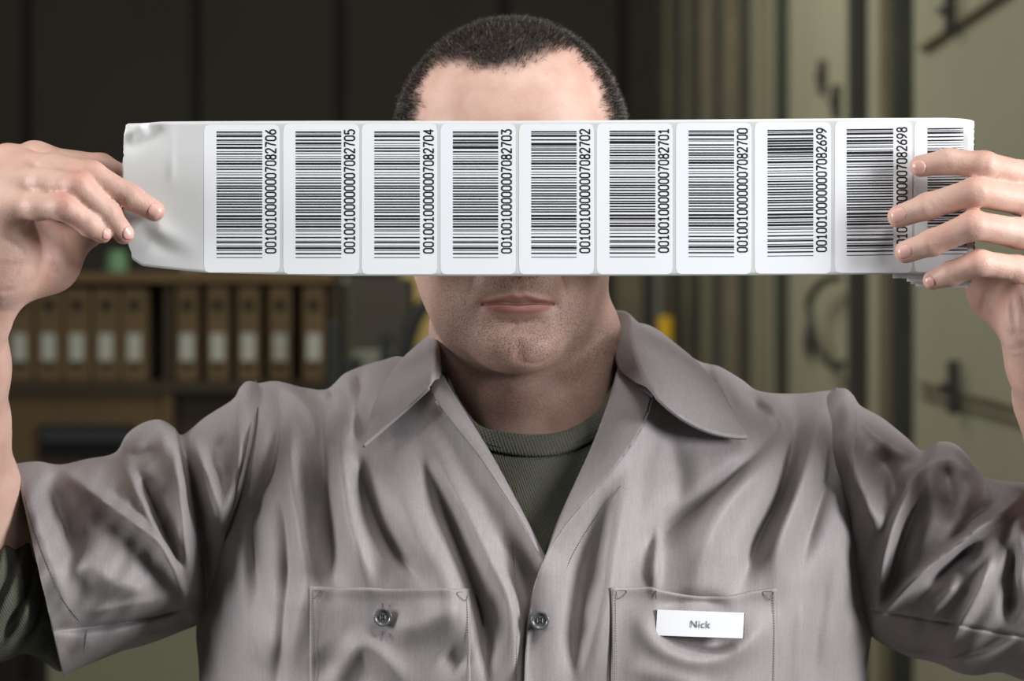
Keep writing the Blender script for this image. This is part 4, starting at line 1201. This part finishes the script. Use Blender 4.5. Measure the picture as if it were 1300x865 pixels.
# ---- collar: stand, roll line and the two leaves
fy = lambda x, y_, o: float(base_y(np.array(float(x)), np.array(float(y_)))) + o
stand = [(556, 482, -.060), (559, 470, -.040), (558, 455, -.015), (562, 440, .03), (600, 425, .088), (680, 420, .108), (760, 425, .088), (780, 432, .03), (782, 450, -.008), (788, 470, -.034), (812, 488, -.066)]
roll = [(545, 493, -.088), (550, 468, -.064), (553, 440, -.030), (556, 420, .03), (596, 402, .088), (680, 396, .110), (756, 397, .088), (797, 399, .03), (802, 428, -.030), (812, 466, -.064), (834, 506, -.092)]
mid = [(508, 527, fy(508, 527, -.022)), (512, 492, fy(512, 492, -.020)), (530, 450, -.018), (548, 425, .035), (592, 412, .098), (680, 408, .122), (762, 408, .098), (806, 410, .035), (838, 436, -.020), (870, 478, -.058), (888, 545, fy(888, 545, -.023))]
outer = [(461, 568, fy(461, 568, -.018)), (474, 520, fy(474, 520, -.012)), (502, 468, fy(502, 468, -.006)), (545, 432, .040), (590, 440, .104), (680, 440, .130), (764, 438, .104), (812, 412, .040), (862, 442, .012), (908, 488, fy(908, 488, -.010)), (949, 557, fy(949, 557, -.018))]
def c3(p, n): return catmull(p, n)
n_c = 150
def rs(pts, n=n_c):
    """resample by control index so that the curves stay paired"""
    p = np.array(pts, float); k = len(p); t = np.linspace(0, k - 1, n); i = np.clip(t.astype(int), 0, k - 2); u_ = (t - i)[:, None]
    q = np.vstack([2 * p[0] - p[1], p, 2 * p[-1] - p[-2]]); a, b, c, d_ = q[i], q[i + 1], q[i + 2], q[i + 3]
    return 0.5 * ((2 * b) + (-a + c) * u_ + (2 * a - 5 * b + 4 * c - d_) * u_ ** 2 + (-a + 3 * b - 3 * c + d_) * u_ ** 3)
Cst, Cro, Cmi, Cou = [P(r_[:, 0], r_[:, 1], r_[:, 2]) for r_ in (rs(stand), rs(roll), rs(mid), rs(outer))]
rows = []
for t in np.linspace(0, 1, 12)[:-1]: rows.append(Cst * (1 - t) + Cro * t + np.array([0, 0, .002 * math.sin(math.pi * t)]))
for t in np.linspace(0, 1, 34):
    a_, b_, c_ = (1 - t) * (1 - 2 * t) if False else (2 * (t - .5) * (t - 1)), -4 * t * (t - 1), 2 * t * (t - .5)
    rows.append(a_ * Cro + b_ * Cmi + c_ * Cou + np.array([0, -.0022 * math.sin(math.pi * min(1, t * 3)) if t < .34 else 0, 0]))
GC = np.array(rows)
collar = quads_obj('collar', GC.reshape(-1, 3), grid_quads(len(rows), n_c), M['shirt'], shirt)
solid(collar, .0022, 0)

# ---- chest pockets
def pocket(top, xl, xr, yb, fn, name='pocket'):
    n = 90; m_ = 70
    tp = catmull(top, n)
    V_ = np.linspace(0, 1, m_)[None, :]
    px = tp[:, 0:1] * (1 - V_ * .0) + 0 * V_; py = tp[:, 1:2] * (1 - V_) + yb * V_
    e = np.minimum(np.minimum((px - xl), (xr - px)) / 5.0, 1).clip(0, 1)
    lift = .0016 + .0022 * np.exp(-((py - tp[:, 1:2]) / 10) ** 2) * e
    y = fn(px, py) - lift - .0007 * np.exp(-((np.minimum(px - xl, xr - px) - 3) / 2.0) ** 2) + .0006 * np.exp(-((py - tp[:, 1:2] - 44) / 2.) ** 2) * 0
    G = P(px, py, y)
    o = quads_obj(name, G.reshape(-1, 3), grid_quads(n, m_), M['shirt'], shirt)
    solid(o, .0014, 0); return o
p1 = pocket([(394, 745), (430, 746), (470, 747), (500, 748), (540, 747), (597, 748)], 394, 597, 985, S_fn)
p2 = pocket([(776, 746), (800, 746), (824, 746), (845, 751), (876, 757), (919, 758), (955, 751), (986, 747)], 776, 986, 985, R_fn)
off = lambda fn, k: (lambda a, b: fn(a, b) - k)
for fn, pts in ((off(S_fn, .0026), [(592, 752), (594, 800), (593, 870)]), (off(S_fn, .0026), [(398, 750), (399, 800), (399, 870)]),
                (off(R_fn, .0026), [(781, 750), (782, 800), (783, 870)]), (off(R_fn, .0026), [(981, 750), (983, 800), (982, 870)])):
    stitches(fn, pts, 3.2, 2.2, .9, M['thread'], 'stitching', shirt)
for x, y_, fn, s in ((586, 752, S_fn, 1), (404, 750, S_fn, -1), (790, 750, R_fn, -1), (974, 751, R_fn, 1)):
    stitches(off(fn, .0036), [(x + s * 8, y_), (x - s * 6, y_ + 1), (x + s * 5, y_ + 11), (x + s * 8, y_)], 2.0, 1.6, 1.0, M['thread'], 'stitching', shirt)
stitches(off(R_fn, .0038), [(833, 749), (833, 761)], 1.8, 1.5, 1.6, M['thread'], 'stitching', shirt)

# ---- buttons
def button(px, py, fn, r_px, lift):
    y = float(fn(np.array([float(px)]), np.array([float(py)]))[0]) - lift
    c = P(px, py, y); r = r_px * (y + 2) / FPX
    prof = [(0, .0006), (.45, .0006), (.60, .0003), (.74, .0012), (.86, .0019), (.96, .0015), (1.0, .0006), (.97, -.0006), (0, -.0008)]
    V = []; sg = 40
    for q, h in prof:
        for k in range(sg):
            a = 2 * math.pi * k / sg; V.append((c[0] + q * r * math.cos(a), c[1] - h, c[2] + q * r * math.sin(a)))
    F = [list(reversed(q)) for q in grid_quads(len(prof), sg, True).tolist()]
    o = mesh_obj('button', V, F, M['button'], shirt)
    hb = MB()
    for a in (45, 135, 225, 315):
        hx, hz = c[0] + .24 * r * math.cos(math.radians(a)) * 1.1, c[2] + .24 * r * math.sin(math.radians(a)) * 1.1
        hb.tube((hx, c[1] - .0002, hz), (hx, c[1] - .00075, hz), r * .135, seg=12)
    hb.build('button_holes', M['button_dark'], None).parent = o
    tb_ = MB()
    for k in (-1, 1):
        tb_.tube((c[0] + k * r * .26, c[1] - .0011, c[2] - r * .22), (c[0] + k * r * .26, c[1] - .0011, c[2] + r * .22), .00015, seg=6)
    tb_.build('button_thread', M['pale_thread'], None).parent = o
    return o
button(486, 784, S_fn, 12.0, .0062); button(685.5, 788, R_fn, 12.0, .0060); button(684, 985, R_fn, 12.0, .0060)
for x, y_, fn, k in ((486, 765, S_fn, .004), (486, 801, S_fn, .004), (686, 771, R_fn, .0012), (686, 805, R_fn, .0012)):
    stitches(off(fn, k), [(x, y_), (x, y_ + 8)], 1.4, 1.3, 3.4, M['thread'], 'buttonhole', shirt)
stitches(off(R_fn, .006), [(812, 492), (820, 496), (829, 503)], 1.4, 1.3, 5.0, M['thread'], 'buttonhole', shirt)
button(833, 500, off(R_fn, .004), 5.0, .002)

# ---- olive undershirt
tee = None
nk = [(566, 470), (580, 505), (606, 540), (640, 550), (690, 553), (728, 544), (758, 522), (776, 495), (790, 462)]
def tee_sheet(top, bot, n, m_, lift, power=1.0):
    a, b = catmull(top, n), catmull(bot, n)
    t = (np.linspace(0, 1, m_) ** power)[None, :, None]
    G = a[:, None] * (1 - t) + b[:, None] * t
    y = base_y(G[..., 0], G[..., 1]) + lift - .0015 * np.sin(G[..., 0] * .05 + G[..., 1] * .02)
    return G, y
NB = [(552, 500), (568, 530), (600, 563), (640, 576), (690, 579), (732, 570), (768, 548), (792, 520), (806, 490)]
Gt, yt = tee_sheet(NB, [(540, 900), (580, 900), (620, 900), (660, 900), (690, 900), (720, 900), (760, 900), (800, 900), (830, 900)], 90, 60, .012)
tee = quads_obj('undershirt', P(Gt[..., 0], Gt[..., 1], yt).reshape(-1, 3), grid_quads(90, 60), M['tee'], man); solid(tee, .0012, 0)
Gb, yb_ = tee_sheet(nk, NB, 90, 14, .0105)
tt = np.linspace(0, 1, 14)[None, :]
yb_ = yb_ - .0016 * np.sin(np.pi * tt) ** .5
nb_ = quads_obj('neckband', P(Gb[..., 0], Gb[..., 1], yb_).reshape(-1, 3), grid_quads(90, 14), M['tee_dark'], tee); solid(nb_, .0022, 0)
T_fn = lambda a, b: base_y(a, b) + .0100
stitches(T_fn, [(602, 558), (640, 569), (690, 572), (730, 563), (762, 545)], 3.2, 2.2, 1.0, M['button_dark'], 'stitching', tee)
TS_F = [(6, .0050, [(40, 680), (20, 730), (-10, 790)]), (6, -.0055, [(28, 700), (5, 750), (-20, 800)]), (6, .0050, [(55, 700), (38, 760), (10, 815)]), (6, -.0055, [(48, 710), (30, 765), (2, 812)]),
        (5, .0040, [(64, 730), (55, 780), (36, 815)]), (5, -.004, [(58, 745), (46, 790), (28, 815)]), (9, -.004, [(60, 790), (52, 815), (36, 826)]), (8, .0035, [(60, 838), (40, 826), (10, 832)]), (6, .005, [(10, 670), (0, 720), (-20, 770)])]
ts, GTS = sleeve([(-64, 657), (-20, 660), (10, 657), (25, 650), (50, 652), (90, 655), (140, 655)], [(-12, 842), (8, 838), (30, 830), (52, 836), (78, 852), (110, 832), (160, 800)],
                 ([0, 1], [-.004, .020]), ([0, .32, .5, 1], [.066, .060, .042, .038]), TS_F, 'undershirt_sleeve', n=90, ring=110, m=M['tee'], parent=tee, seed=4)
ts2, _g = sleeve([(1420, 700), (1390, 680), (1360, 670), (1330, 660), (1290, 650)], [(1370, 862), (1350, 858), (1330, 850), (1300, 836), (1270, 820)], ([0, 1], [-.006, .012]), ([0, 1], [.055, .058]), [], 'undershirt_sleeve', n=40, ring=60, m=M['tee'], parent=tee, seed=5)

# ---- trousers and shoes, below the frame, so that the man stands on the floor
def loft(name, rings, m, parent, seg=40):
    V = []
    for c, rx, ry in rings:
        for k in range(seg):
            a = 2 * math.pi * k / seg; V.append((c[0] + rx * math.cos(a), c[1] + ry * math.sin(a), c[2]))
    F = grid_quads(len(rings), seg, True).tolist(); F.append(list(range(seg))); F.append([(len(rings) - 1) * seg + k for k in range(seg)][::-1])
    return mesh_obj(name, V, F, m, parent)
tr = loft('trousers', [((0.01, .05, 1.06), .165, .118), ((.01, .05, .96), .178, .125), ((.01, .05, .86), .185, .13), ((.01, .05, .82), .18, .12)], M['trousers'], man)
for s in (-1, 1):
    loft('trouser_leg', [((.01 + s * .095, .05, .90), .092, .115), ((.01 + s * .10, .045, .70), .088, .10), ((.01 + s * .11, .05, .48), .070, .078), ((.01 + s * .115, .055, .25), .066, .072), ((.01 + s * .12, .06, .04), .064, .075)], M['trousers'], tr)
    V = []
    sh = loft('shoe', [((.01 + s * .12, -.01, 0), .050, .145), ((.01 + s * .12, -.01, .02), .052, .147), ((.01 + s * .12, .0, .05), .046, .130), ((.01 + s * .12, .04, .09), .040, .080), ((.01 + s * .12, .055, .11), .038, .055)], M['shoe'], man)

# ---- name tag pinned on the pocket
tc_ = [(834.5, 774.5), (945, 778.5), (943, 811), (832.5, 807)]
y_tag = float(R_fn(np.array([888.]), np.array([800.]))[0]) - .011
ntg = empty('name_tag', tuple(P(888, 793, y_tag)))
tag(ntg, 'white rectangular name tag reading Nick, pinned on the shirt pocket at right', 'name tag')
q = [P(x, y_, y_tag + (.0015 if i in (1, 2) else 0)) for i, (x, y_) in enumerate(tc_)]
def slab(qf, d0, d1, name, m, parent, grow=0.0):
    c = sum(qf) / 4
    qq = [c + (v - c) * (1 + grow) for v in qf]
    V = [v + np.array([0, d0, 0]) for v in qq] + [v + np.array([0, d1, 0]) for v in qq]
    return mesh_obj(name, V, [(3, 2, 1, 0), (4, 5, 6, 7), (0, 1, 5, 4), (1, 2, 6, 5), (2, 3, 7, 6), (3, 0, 4, 7)], m, parent, False)
slab(q, 0, .0012, 'plate', M['tag'], ntg)
slab([v + np.array([.0002, 0, -.0003]) for v in q], .0013, .0035, 'back_plate', M['tag_edge'], ntg, .012)
MB().tube(q[2] * .5 + q[3] * .5 + np.array([0, .003, .006]), q[2] * .5 + q[3] * .5 + np.array([0, .012, .006]), .002, seg=8).build('pin', M['steel'], ntg)
cu = bpy.data.curves.new('lettering', 'FONT'); cu.body = 'Nick'; cu.size = .0068; cu.align_x = 'CENTER'; cu.space_character = 1.06; cu.offset = 0
to = bpy.data.objects.new('lettering_curve', cu); COL.objects.link(to)
bpy.context.view_layer.update()
me = bpy.data.meshes.new_from_object(to); bpy.data.objects.remove(to)
lo_ = bpy.data.objects.new('lettering', me); COL.objects.link(lo_); me.materials.clear(); me.materials.append(M['tag_ink'])
ax = (q[1] - q[0]); ax /= np.linalg.norm(ax); up_ = (q[0] - q[3]); up_ /= np.linalg.norm(up_); nn_ = np.cross(ax, up_)
Mx = Matrix([[ax[i], up_[i], nn_[i], 0] for i in range(3)] + [[0, 0, 0, 1]])
cpos = sum(q) / 4 + nn_ * .0004 - up_ * .0024
me.transform(Matrix.Translation(Vector(cpos)) @ Mx); keep(lo_, ntg)

# ------------------------------------------------------------------ the strip of barcode labels
YP = -.170
def strip_depth(px, py):
    """gentle sag and creases of the hanging strip"""
    y = YP + .0016 * np.sin((px - 160) * .0065) + .0006 * np.sin(px * .031 + py * .01)
    # creased free end in the fingers
    k = smoothstep((262 - px) / 90)
    y = y + k * stroke_sum(px, py, [(11, .0018, [(188, 283), (215, 298), (262, 318)]), (10, -.0012, [(180, 296), (215, 318), (262, 335)]),
                                    (9, -.0016, [(160, 190), (190, 170), (216, 156)]), (8, .0020, [(160, 172), (185, 158)]),
                                    (5, .0010, [(219, 156), (218, 230)])]) * -1
    y = y + .004 * k * smoothstep((py - 300) / 60)
    return y
strip = empty('label_strip', tuple(P(700, 250, YP)))
tag(strip, 'long white strip of barcode labels stretched between both hands across the face', 'label strip')
top_e = [(157, 159), (162, 157), (185, 156.2), (205, 154.5), (262, 154), (420, 153.4), (620, 153.6), (800, 152.5), (960, 151.2), (1100, 150), (1200, 149.6), (1222, 150.6), (1234, 152.5), (1237, 154)]
bot_e = [(163, 325), (170, 331), (181, 338), (205, 341), (262, 346.5), (420, 350.4), (620, 350.6), (800, 350.4), (960, 349.6), (1100, 348.6), (1200, 347.5), (1222, 347), (1234, 346), (1237, 345)]
TE = np.array(top_e); BE = np.array(bot_e)
def strip_front():
    xs = np.r_[np.linspace(0, 1, 60) * (262 - 158) + 158, np.linspace(262, 1190, 150)[1:], np.linspace(1190, 1237, 24)[1:]]
    tz = np.interp(xs, TE[:, 0], TE[:, 1]); bz = np.interp(xs, BE[:, 0], BE[:, 1])
    m_ = 44
    t = np.linspace(0, 1, m_)[None]
    py = tz[:, None] * (1 - t) + bz[:, None] * t; px = xs[:, None] + 0 * t
    # ragged torn left edge
    r = np.random.default_rng(11)
    edge = np.interp(np.linspace(0, 1, m_), [0, .05, .18, .22, .27, .45, .8, .9, 1], [2, 0, -1.5, -.6, -2.2, -3.2, -1.0, 4, 10]) + r.normal(0, .35, m_) * (np.linspace(0, 1, m_) < .5)
    px[:6] = px[:6] + edge[None] * np.array([1, .8, .6, .4, .2, .1])[:, None]
    y = strip_depth(px, py)
    # the fold at the right end turns away
    k = np.clip((px - 1205) / 32, 0, 1)
    y = y + .0085 * (1 - np.sqrt(np.maximum(1 - k ** 2, 0)))
    return P(px, py, y)
GF = strip_front()
back_rows = []
for i, t in enumerate(np.linspace(0, 1, 30)[1:]):
    a_ = math.pi / 2 * min(1, t * 4)
    px_ = 1237 - (4 * (1 - math.cos(a_)) * .2) - max(0, t - .25) * 120
    row = []
    ty = 154 + t * 3; by = 345 + t * 9
    yy = YP + .0085 + .0065 * math.sin(a_)
    row = [P(px_ - .1 * j / 43., ty + (by - ty) * j / 43., yy) for j in range(44)]
    back_rows.append(row)
GA = np.concatenate([GF, np.array(back_rows)], 0)
backing = quads_obj('backing', GA.reshape(-1, 3), grid_quads(GA.shape[0], 44), M['backing'], strip); solid(backing, .00018, 0)
# further turns of the folded strip, held behind the front one
for i, (x0, x1, y0, y1, dy) in enumerate(((1133, 1236, 156, 353.5, .0030), (1150, 1232, 158, 357.5, .0045), (1154, 1228, 160, 360.5, .0060), (1160, 1226, 162, 363.5, .0075), (1164, 1222, 160, 362, .0090))):
    xs = np.linspace(x0, x1, 14)[:, None]; t = np.linspace(0, 1, 12)[None]
    py = y0 + (y1 - y0 + (0 if i == 0 else .03 * (xs - x0))) * t; px = xs + t * (0, 1, 2, 2.5, 2)[i]
    fl = quads_obj('folded_layer', P(px, py, YP + dy + .0004 * np.sin(px * .2)).reshape(-1, 3), grid_quads(14, 12), M['paper' if i % 2 else 'backing'], strip); solid(fl, .00025, 0)

def front_y(px, py):
    k = np.clip((np.asarray(px, float) - 1205) / 32, 0, 1)
    return strip_depth(np.asarray(px, float), np.asarray(py, float)) + .0085 * (1 - np.sqrt(np.maximum(1 - k ** 2, 0)))
C128 = ['212222','222122','222221','121223','121322','131222','122213','122312','132212','221213','221312','231212','112232','122132','122231','113222','123122','123221','223211','221132','221231','213212','223112','312131','311222','321122','321221','312212','322112','322211','212123','212321','232121','111323','131123','131321','112313','132113','132311','211313','231113','231311','112133','112331','132131','113123','113321','133121','313121','211331','231131','213113','213311','213131','311123','311321','331121','312113','312311','332111','314111','221411','431111','111224','111422','121124','121421','141122','141221','112214','112412','122114','122411','142112','142211','241211','221114','413111','241112','134111','111242','121142','121241','114212','124112','124211','411212','421112','421211','212141','214121','412121','111143','111341','131141','114113','114311','411113','411311','113141','114131','311141','411131']
def bars_for(num, y_top, mod):
    """bars (y0, y1) from the top down: stop, check, last pairs, then the shared lower part"""
    pairs = [int(num[i:i + 2]) for i in range(0, 20, 2)]
    chk = (105 + sum((i + 1) * p for i, p in enumerate(pairs))) % 103
    seq = ['2331112', C128[chk]] + [C128[p] for p in (pairs[9], pairs[8], pairs[7], pairs[6], 0, 0, 0, 0)]
    out = []; y = y_top
    for s_i, s in enumerate(seq):
        el = s[::-1]; bar = (s_i == 0)
        for ch in el:
            h = int(ch) * mod
            if bar: out.append((y, y + h))
            y += h; bar = not bar
    for c, w in ((297, 3), (327, 3), (350, 1), (372, 2), (398, 3), (427, 1), (440, 1), (468, 1), (501, 2), (535, 1), (550, 2), (582, 1), (603, 3), (625, 1), (656, 2), (693, 1)):
        yc = (235 + c / 7.52 - 166.9) + y_top
        out.append((yc - w * mod / 2, yc + w * mod / 2))
    return out
# stroke shapes of the digits, in a 4 x 6 box (x right, y up), drawn as rounded strokes
DG = {'0': [[(1, 0), (3, 0), (4, 1), (4, 5), (3, 6), (1, 6), (0, 5), (0, 1), (1, 0)]],
      '1': [[(.6, 4.6), (2.1, 6), (2.1, 0)], [(.5, 0), (3.7, 0)]],
      '2': [[(0, 4.8), (.5, 5.7), (1.3, 6), (2.8, 6), (3.7, 5.4), (3.9, 4.4), (3.4, 3.4), (0, 0), (4, 0)]],
      '3': [[(0, 6), (3.8, 6), (1.9, 3.6), (3, 3.5), (3.9, 2.7), (4, 1.4), (3.3, .3), (2, 0), (.8, .1), (0, .9)]],
      '4': [[(3.0, 0), (3.0, 6), (0, 1.7), (4.2, 1.7)]],
      '5': [[(3.7, 6), (.5, 6), (.3, 3.4), (1.3, 3.8), (2.7, 3.8), (3.8, 3), (4, 1.8), (3.4, .5), (2.2, 0), (1, 0), (0, .8)]],
      '6': [[(3.4, 6), (1.4, 4.4), (.2, 2.6), (.1, 1.2), (1, .1), (2, 0), (3.2, .2), (4, 1.2), (3.9, 2.5), (3, 3.4), (1.7, 3.5), (.5, 2.9)]],
      '7': [[(0, 6), (4, 6), (2.2, 2.8), (1.5, 0)]],
      '8': [[(2, 3.2), (3.4, 3.7), (3.7, 4.9), (2.9, 6), (1.1, 6), (.3, 4.9), (.6, 3.7), (2, 3.2), (3.5, 2.7), (4, 1.4), (3.1, 0), (.9, 0), (0, 1.4), (.5, 2.7), (2, 3.2)]],
      '9': [[(.6, 0), (2.6, 1.6), (3.8, 3.4), (3.9, 4.8), (3, 5.9), (2, 6), (.8, 5.8), (0, 4.8), (.1, 3.5), (1, 2.6), (2.3, 2.5), (3.5, 3.1)]]}
def round_rect(x0, y0, x1, y1, r, n=6):
    pts = []
    for cx, cy, a0 in ((x1 - r, y0 + r, -90), (x1 - r, y1 - r, 0), (x0 + r, y1 - r, 90), (x0 + r, y0 + r, 180)):
        for k in range(n + 1):
            a = math.radians(a0 + 90 * k / n); pts.append((cx + r * math.cos(a), cy + r * math.sin(a)))
    return pts
INK_GAP, LAB = .00032, .00016
def label(xl, xr, yt, yb, num, bx0, bx1, by, dx0, dx1, dy1, dy0, y_fade=None):
    """one adhesive label: rounded paper face, bars and its number read from below upwards"""
    outl = round_rect(xl, yt, xr, yb, 6.0)
    nx_, ny_ = 16, 26
    # paper face as a grid clipped to the rounded outline
    U, W = np.meshgrid(np.linspace(0, 1, nx_), np.linspace(0, 1, ny_), indexing='ij')
    px = xl + (xr - xl) * U; py = yt + (yb - yt) * W
    r = 6.0
    ddx = np.maximum(0, np.maximum(xl + r - px, px - (xr - r))); ddy = np.maximum(0, np.maximum(yt + r - py, py - (yb - r)))
    dd_ = np.hypot(ddx, ddy); k = np.where(dd_ > r, r / np.maximum(dd_, 1e-6), 1)
    px = np.where(px < xl + r, xl + r - ddx * k, np.where(px > xr - r, xr - r + ddx * k, px))
    py = np.where(py < yt + r, yt + r - ddy * k, np.where(py > yb - r, yb - r + ddy * k, py))
    o = quads_obj('sticker', P(px, py, front_y(px, py) - LAB).reshape(-1, 3), grid_quads(nx_, ny_), M['paper'], strip, smooth=False); solid(o, .00012, 0)
    V = []; F = []
    if bx1 is not None:
        for a, b in bars_for(num, by, .925):
            nseg = 8 if bx1 > 1200 else 3
            xs = np.linspace(bx0, bx1, nseg + 1); sl = -.012 * (xs - bx0) if bx0 > 900 else 0 * xs
            k0 = len(V)
            for x, s in zip(xs, sl):
                for yy in (a, b): V.append(P(x, yy + s, float(front_y(x, yy)) - INK_GAP))
            F += [(k0 + 2 * i, k0 + 2 * i + 1, k0 + 2 * i + 3, k0 + 2 * i + 2) for i in range(nseg)]
        bo = mesh_obj('barcode', V, F, M['ink'], None, False); keep_sub(bo, o)
    V = []; F = []
    pitch = (dy0 - dy1) / 20.0; cw = pitch * .70; chh = dx1 - dx0
    for i, ch in enumerate(num):
        yb_ = dy0 - i * pitch - (pitch - cw) / 2       # left side of the digit, at the bottom
        for st in DG[ch]:
            pts = [(dx1 - gy / 6.0 * chh, yb_ - gx / 4.0 * cw) for gx, gy in st]
            pts = np.array(pts)
            if dx1 is not None:
                for (p0, p1) in zip(pts[:-1], pts[1:]):
                    t = p1 - p0; L = np.linalg.norm(t); t = t / max(L, 1e-6); n_ = np.array([-t[1], t[0]]) * .92
                    a_ = p0 - t * .4; b_ = p1 + t * .4
                    k0 = len(V)
                    for q_ in (a_ - n_, a_ + n_, b_ + n_, b_ - n_): V.append(P(q_[0], q_[1], float(front_y(q_[0], q_[1])) - INK_GAP))
                    F.append((k0, k0 + 1, k0 + 2, k0 + 3))
    do = mesh_obj('number', V, F, M['ink'], None, False); keep_sub(do, o)
    return o
def keep_sub(o, parent):
    """sub-part of a part: the part's vertices are in world coordinates"""
    o.parent = parent
LB = [(259, 355, 158.5, 346, 275, 333, 166.9, 337.5, 350), (359.5, 456, 157.5, 348, 375.3, 433.3, 166.9, 437.5, 450), (459, 555, 157.3, 348.3, 475.3, 533, 166.9, 538, 550),
      (559.2, 654.8, 157.5, 348.3, 575, 632.5, 166.9, 637, 649), (659, 754, 157.5, 348.3, 674.5, 732, 166.5, 736.5, 748.5), (757.5, 854, 157, 348.3, 774, 832, 166, 836.5, 848.5),
      (858, 954, 156.2, 348, 874.3, 932, 165.6, 936.5, 948.5), (958, 1055, 155.2, 347.5, 974.5, 1032.5, 165, 1037, 1049), (1060, 1158, 154.2, 346.5, 1075, 1134, 164, 1139, 1151),
      (1161, 1236.5, 153.5, 345.5, 1177.5, 1233, 162.8, None, None)]
for i, (xl, xr, yt, yb, bx0, bx1, by, dx0, dx1) in enumerate(LB):
    num = '0010010000000%07d' % (7082706 - i)
    if dx0 is None:
        o = label(xl, xr, yt, yb, num, bx0, bx1, by, 1235.4, 1236.8, by - 3, by + 156)
    else:
        o = label(xl, xr, yt, yb, num, bx0, bx1, by, dx0, dx1, by - 3.2, by + 155.5)
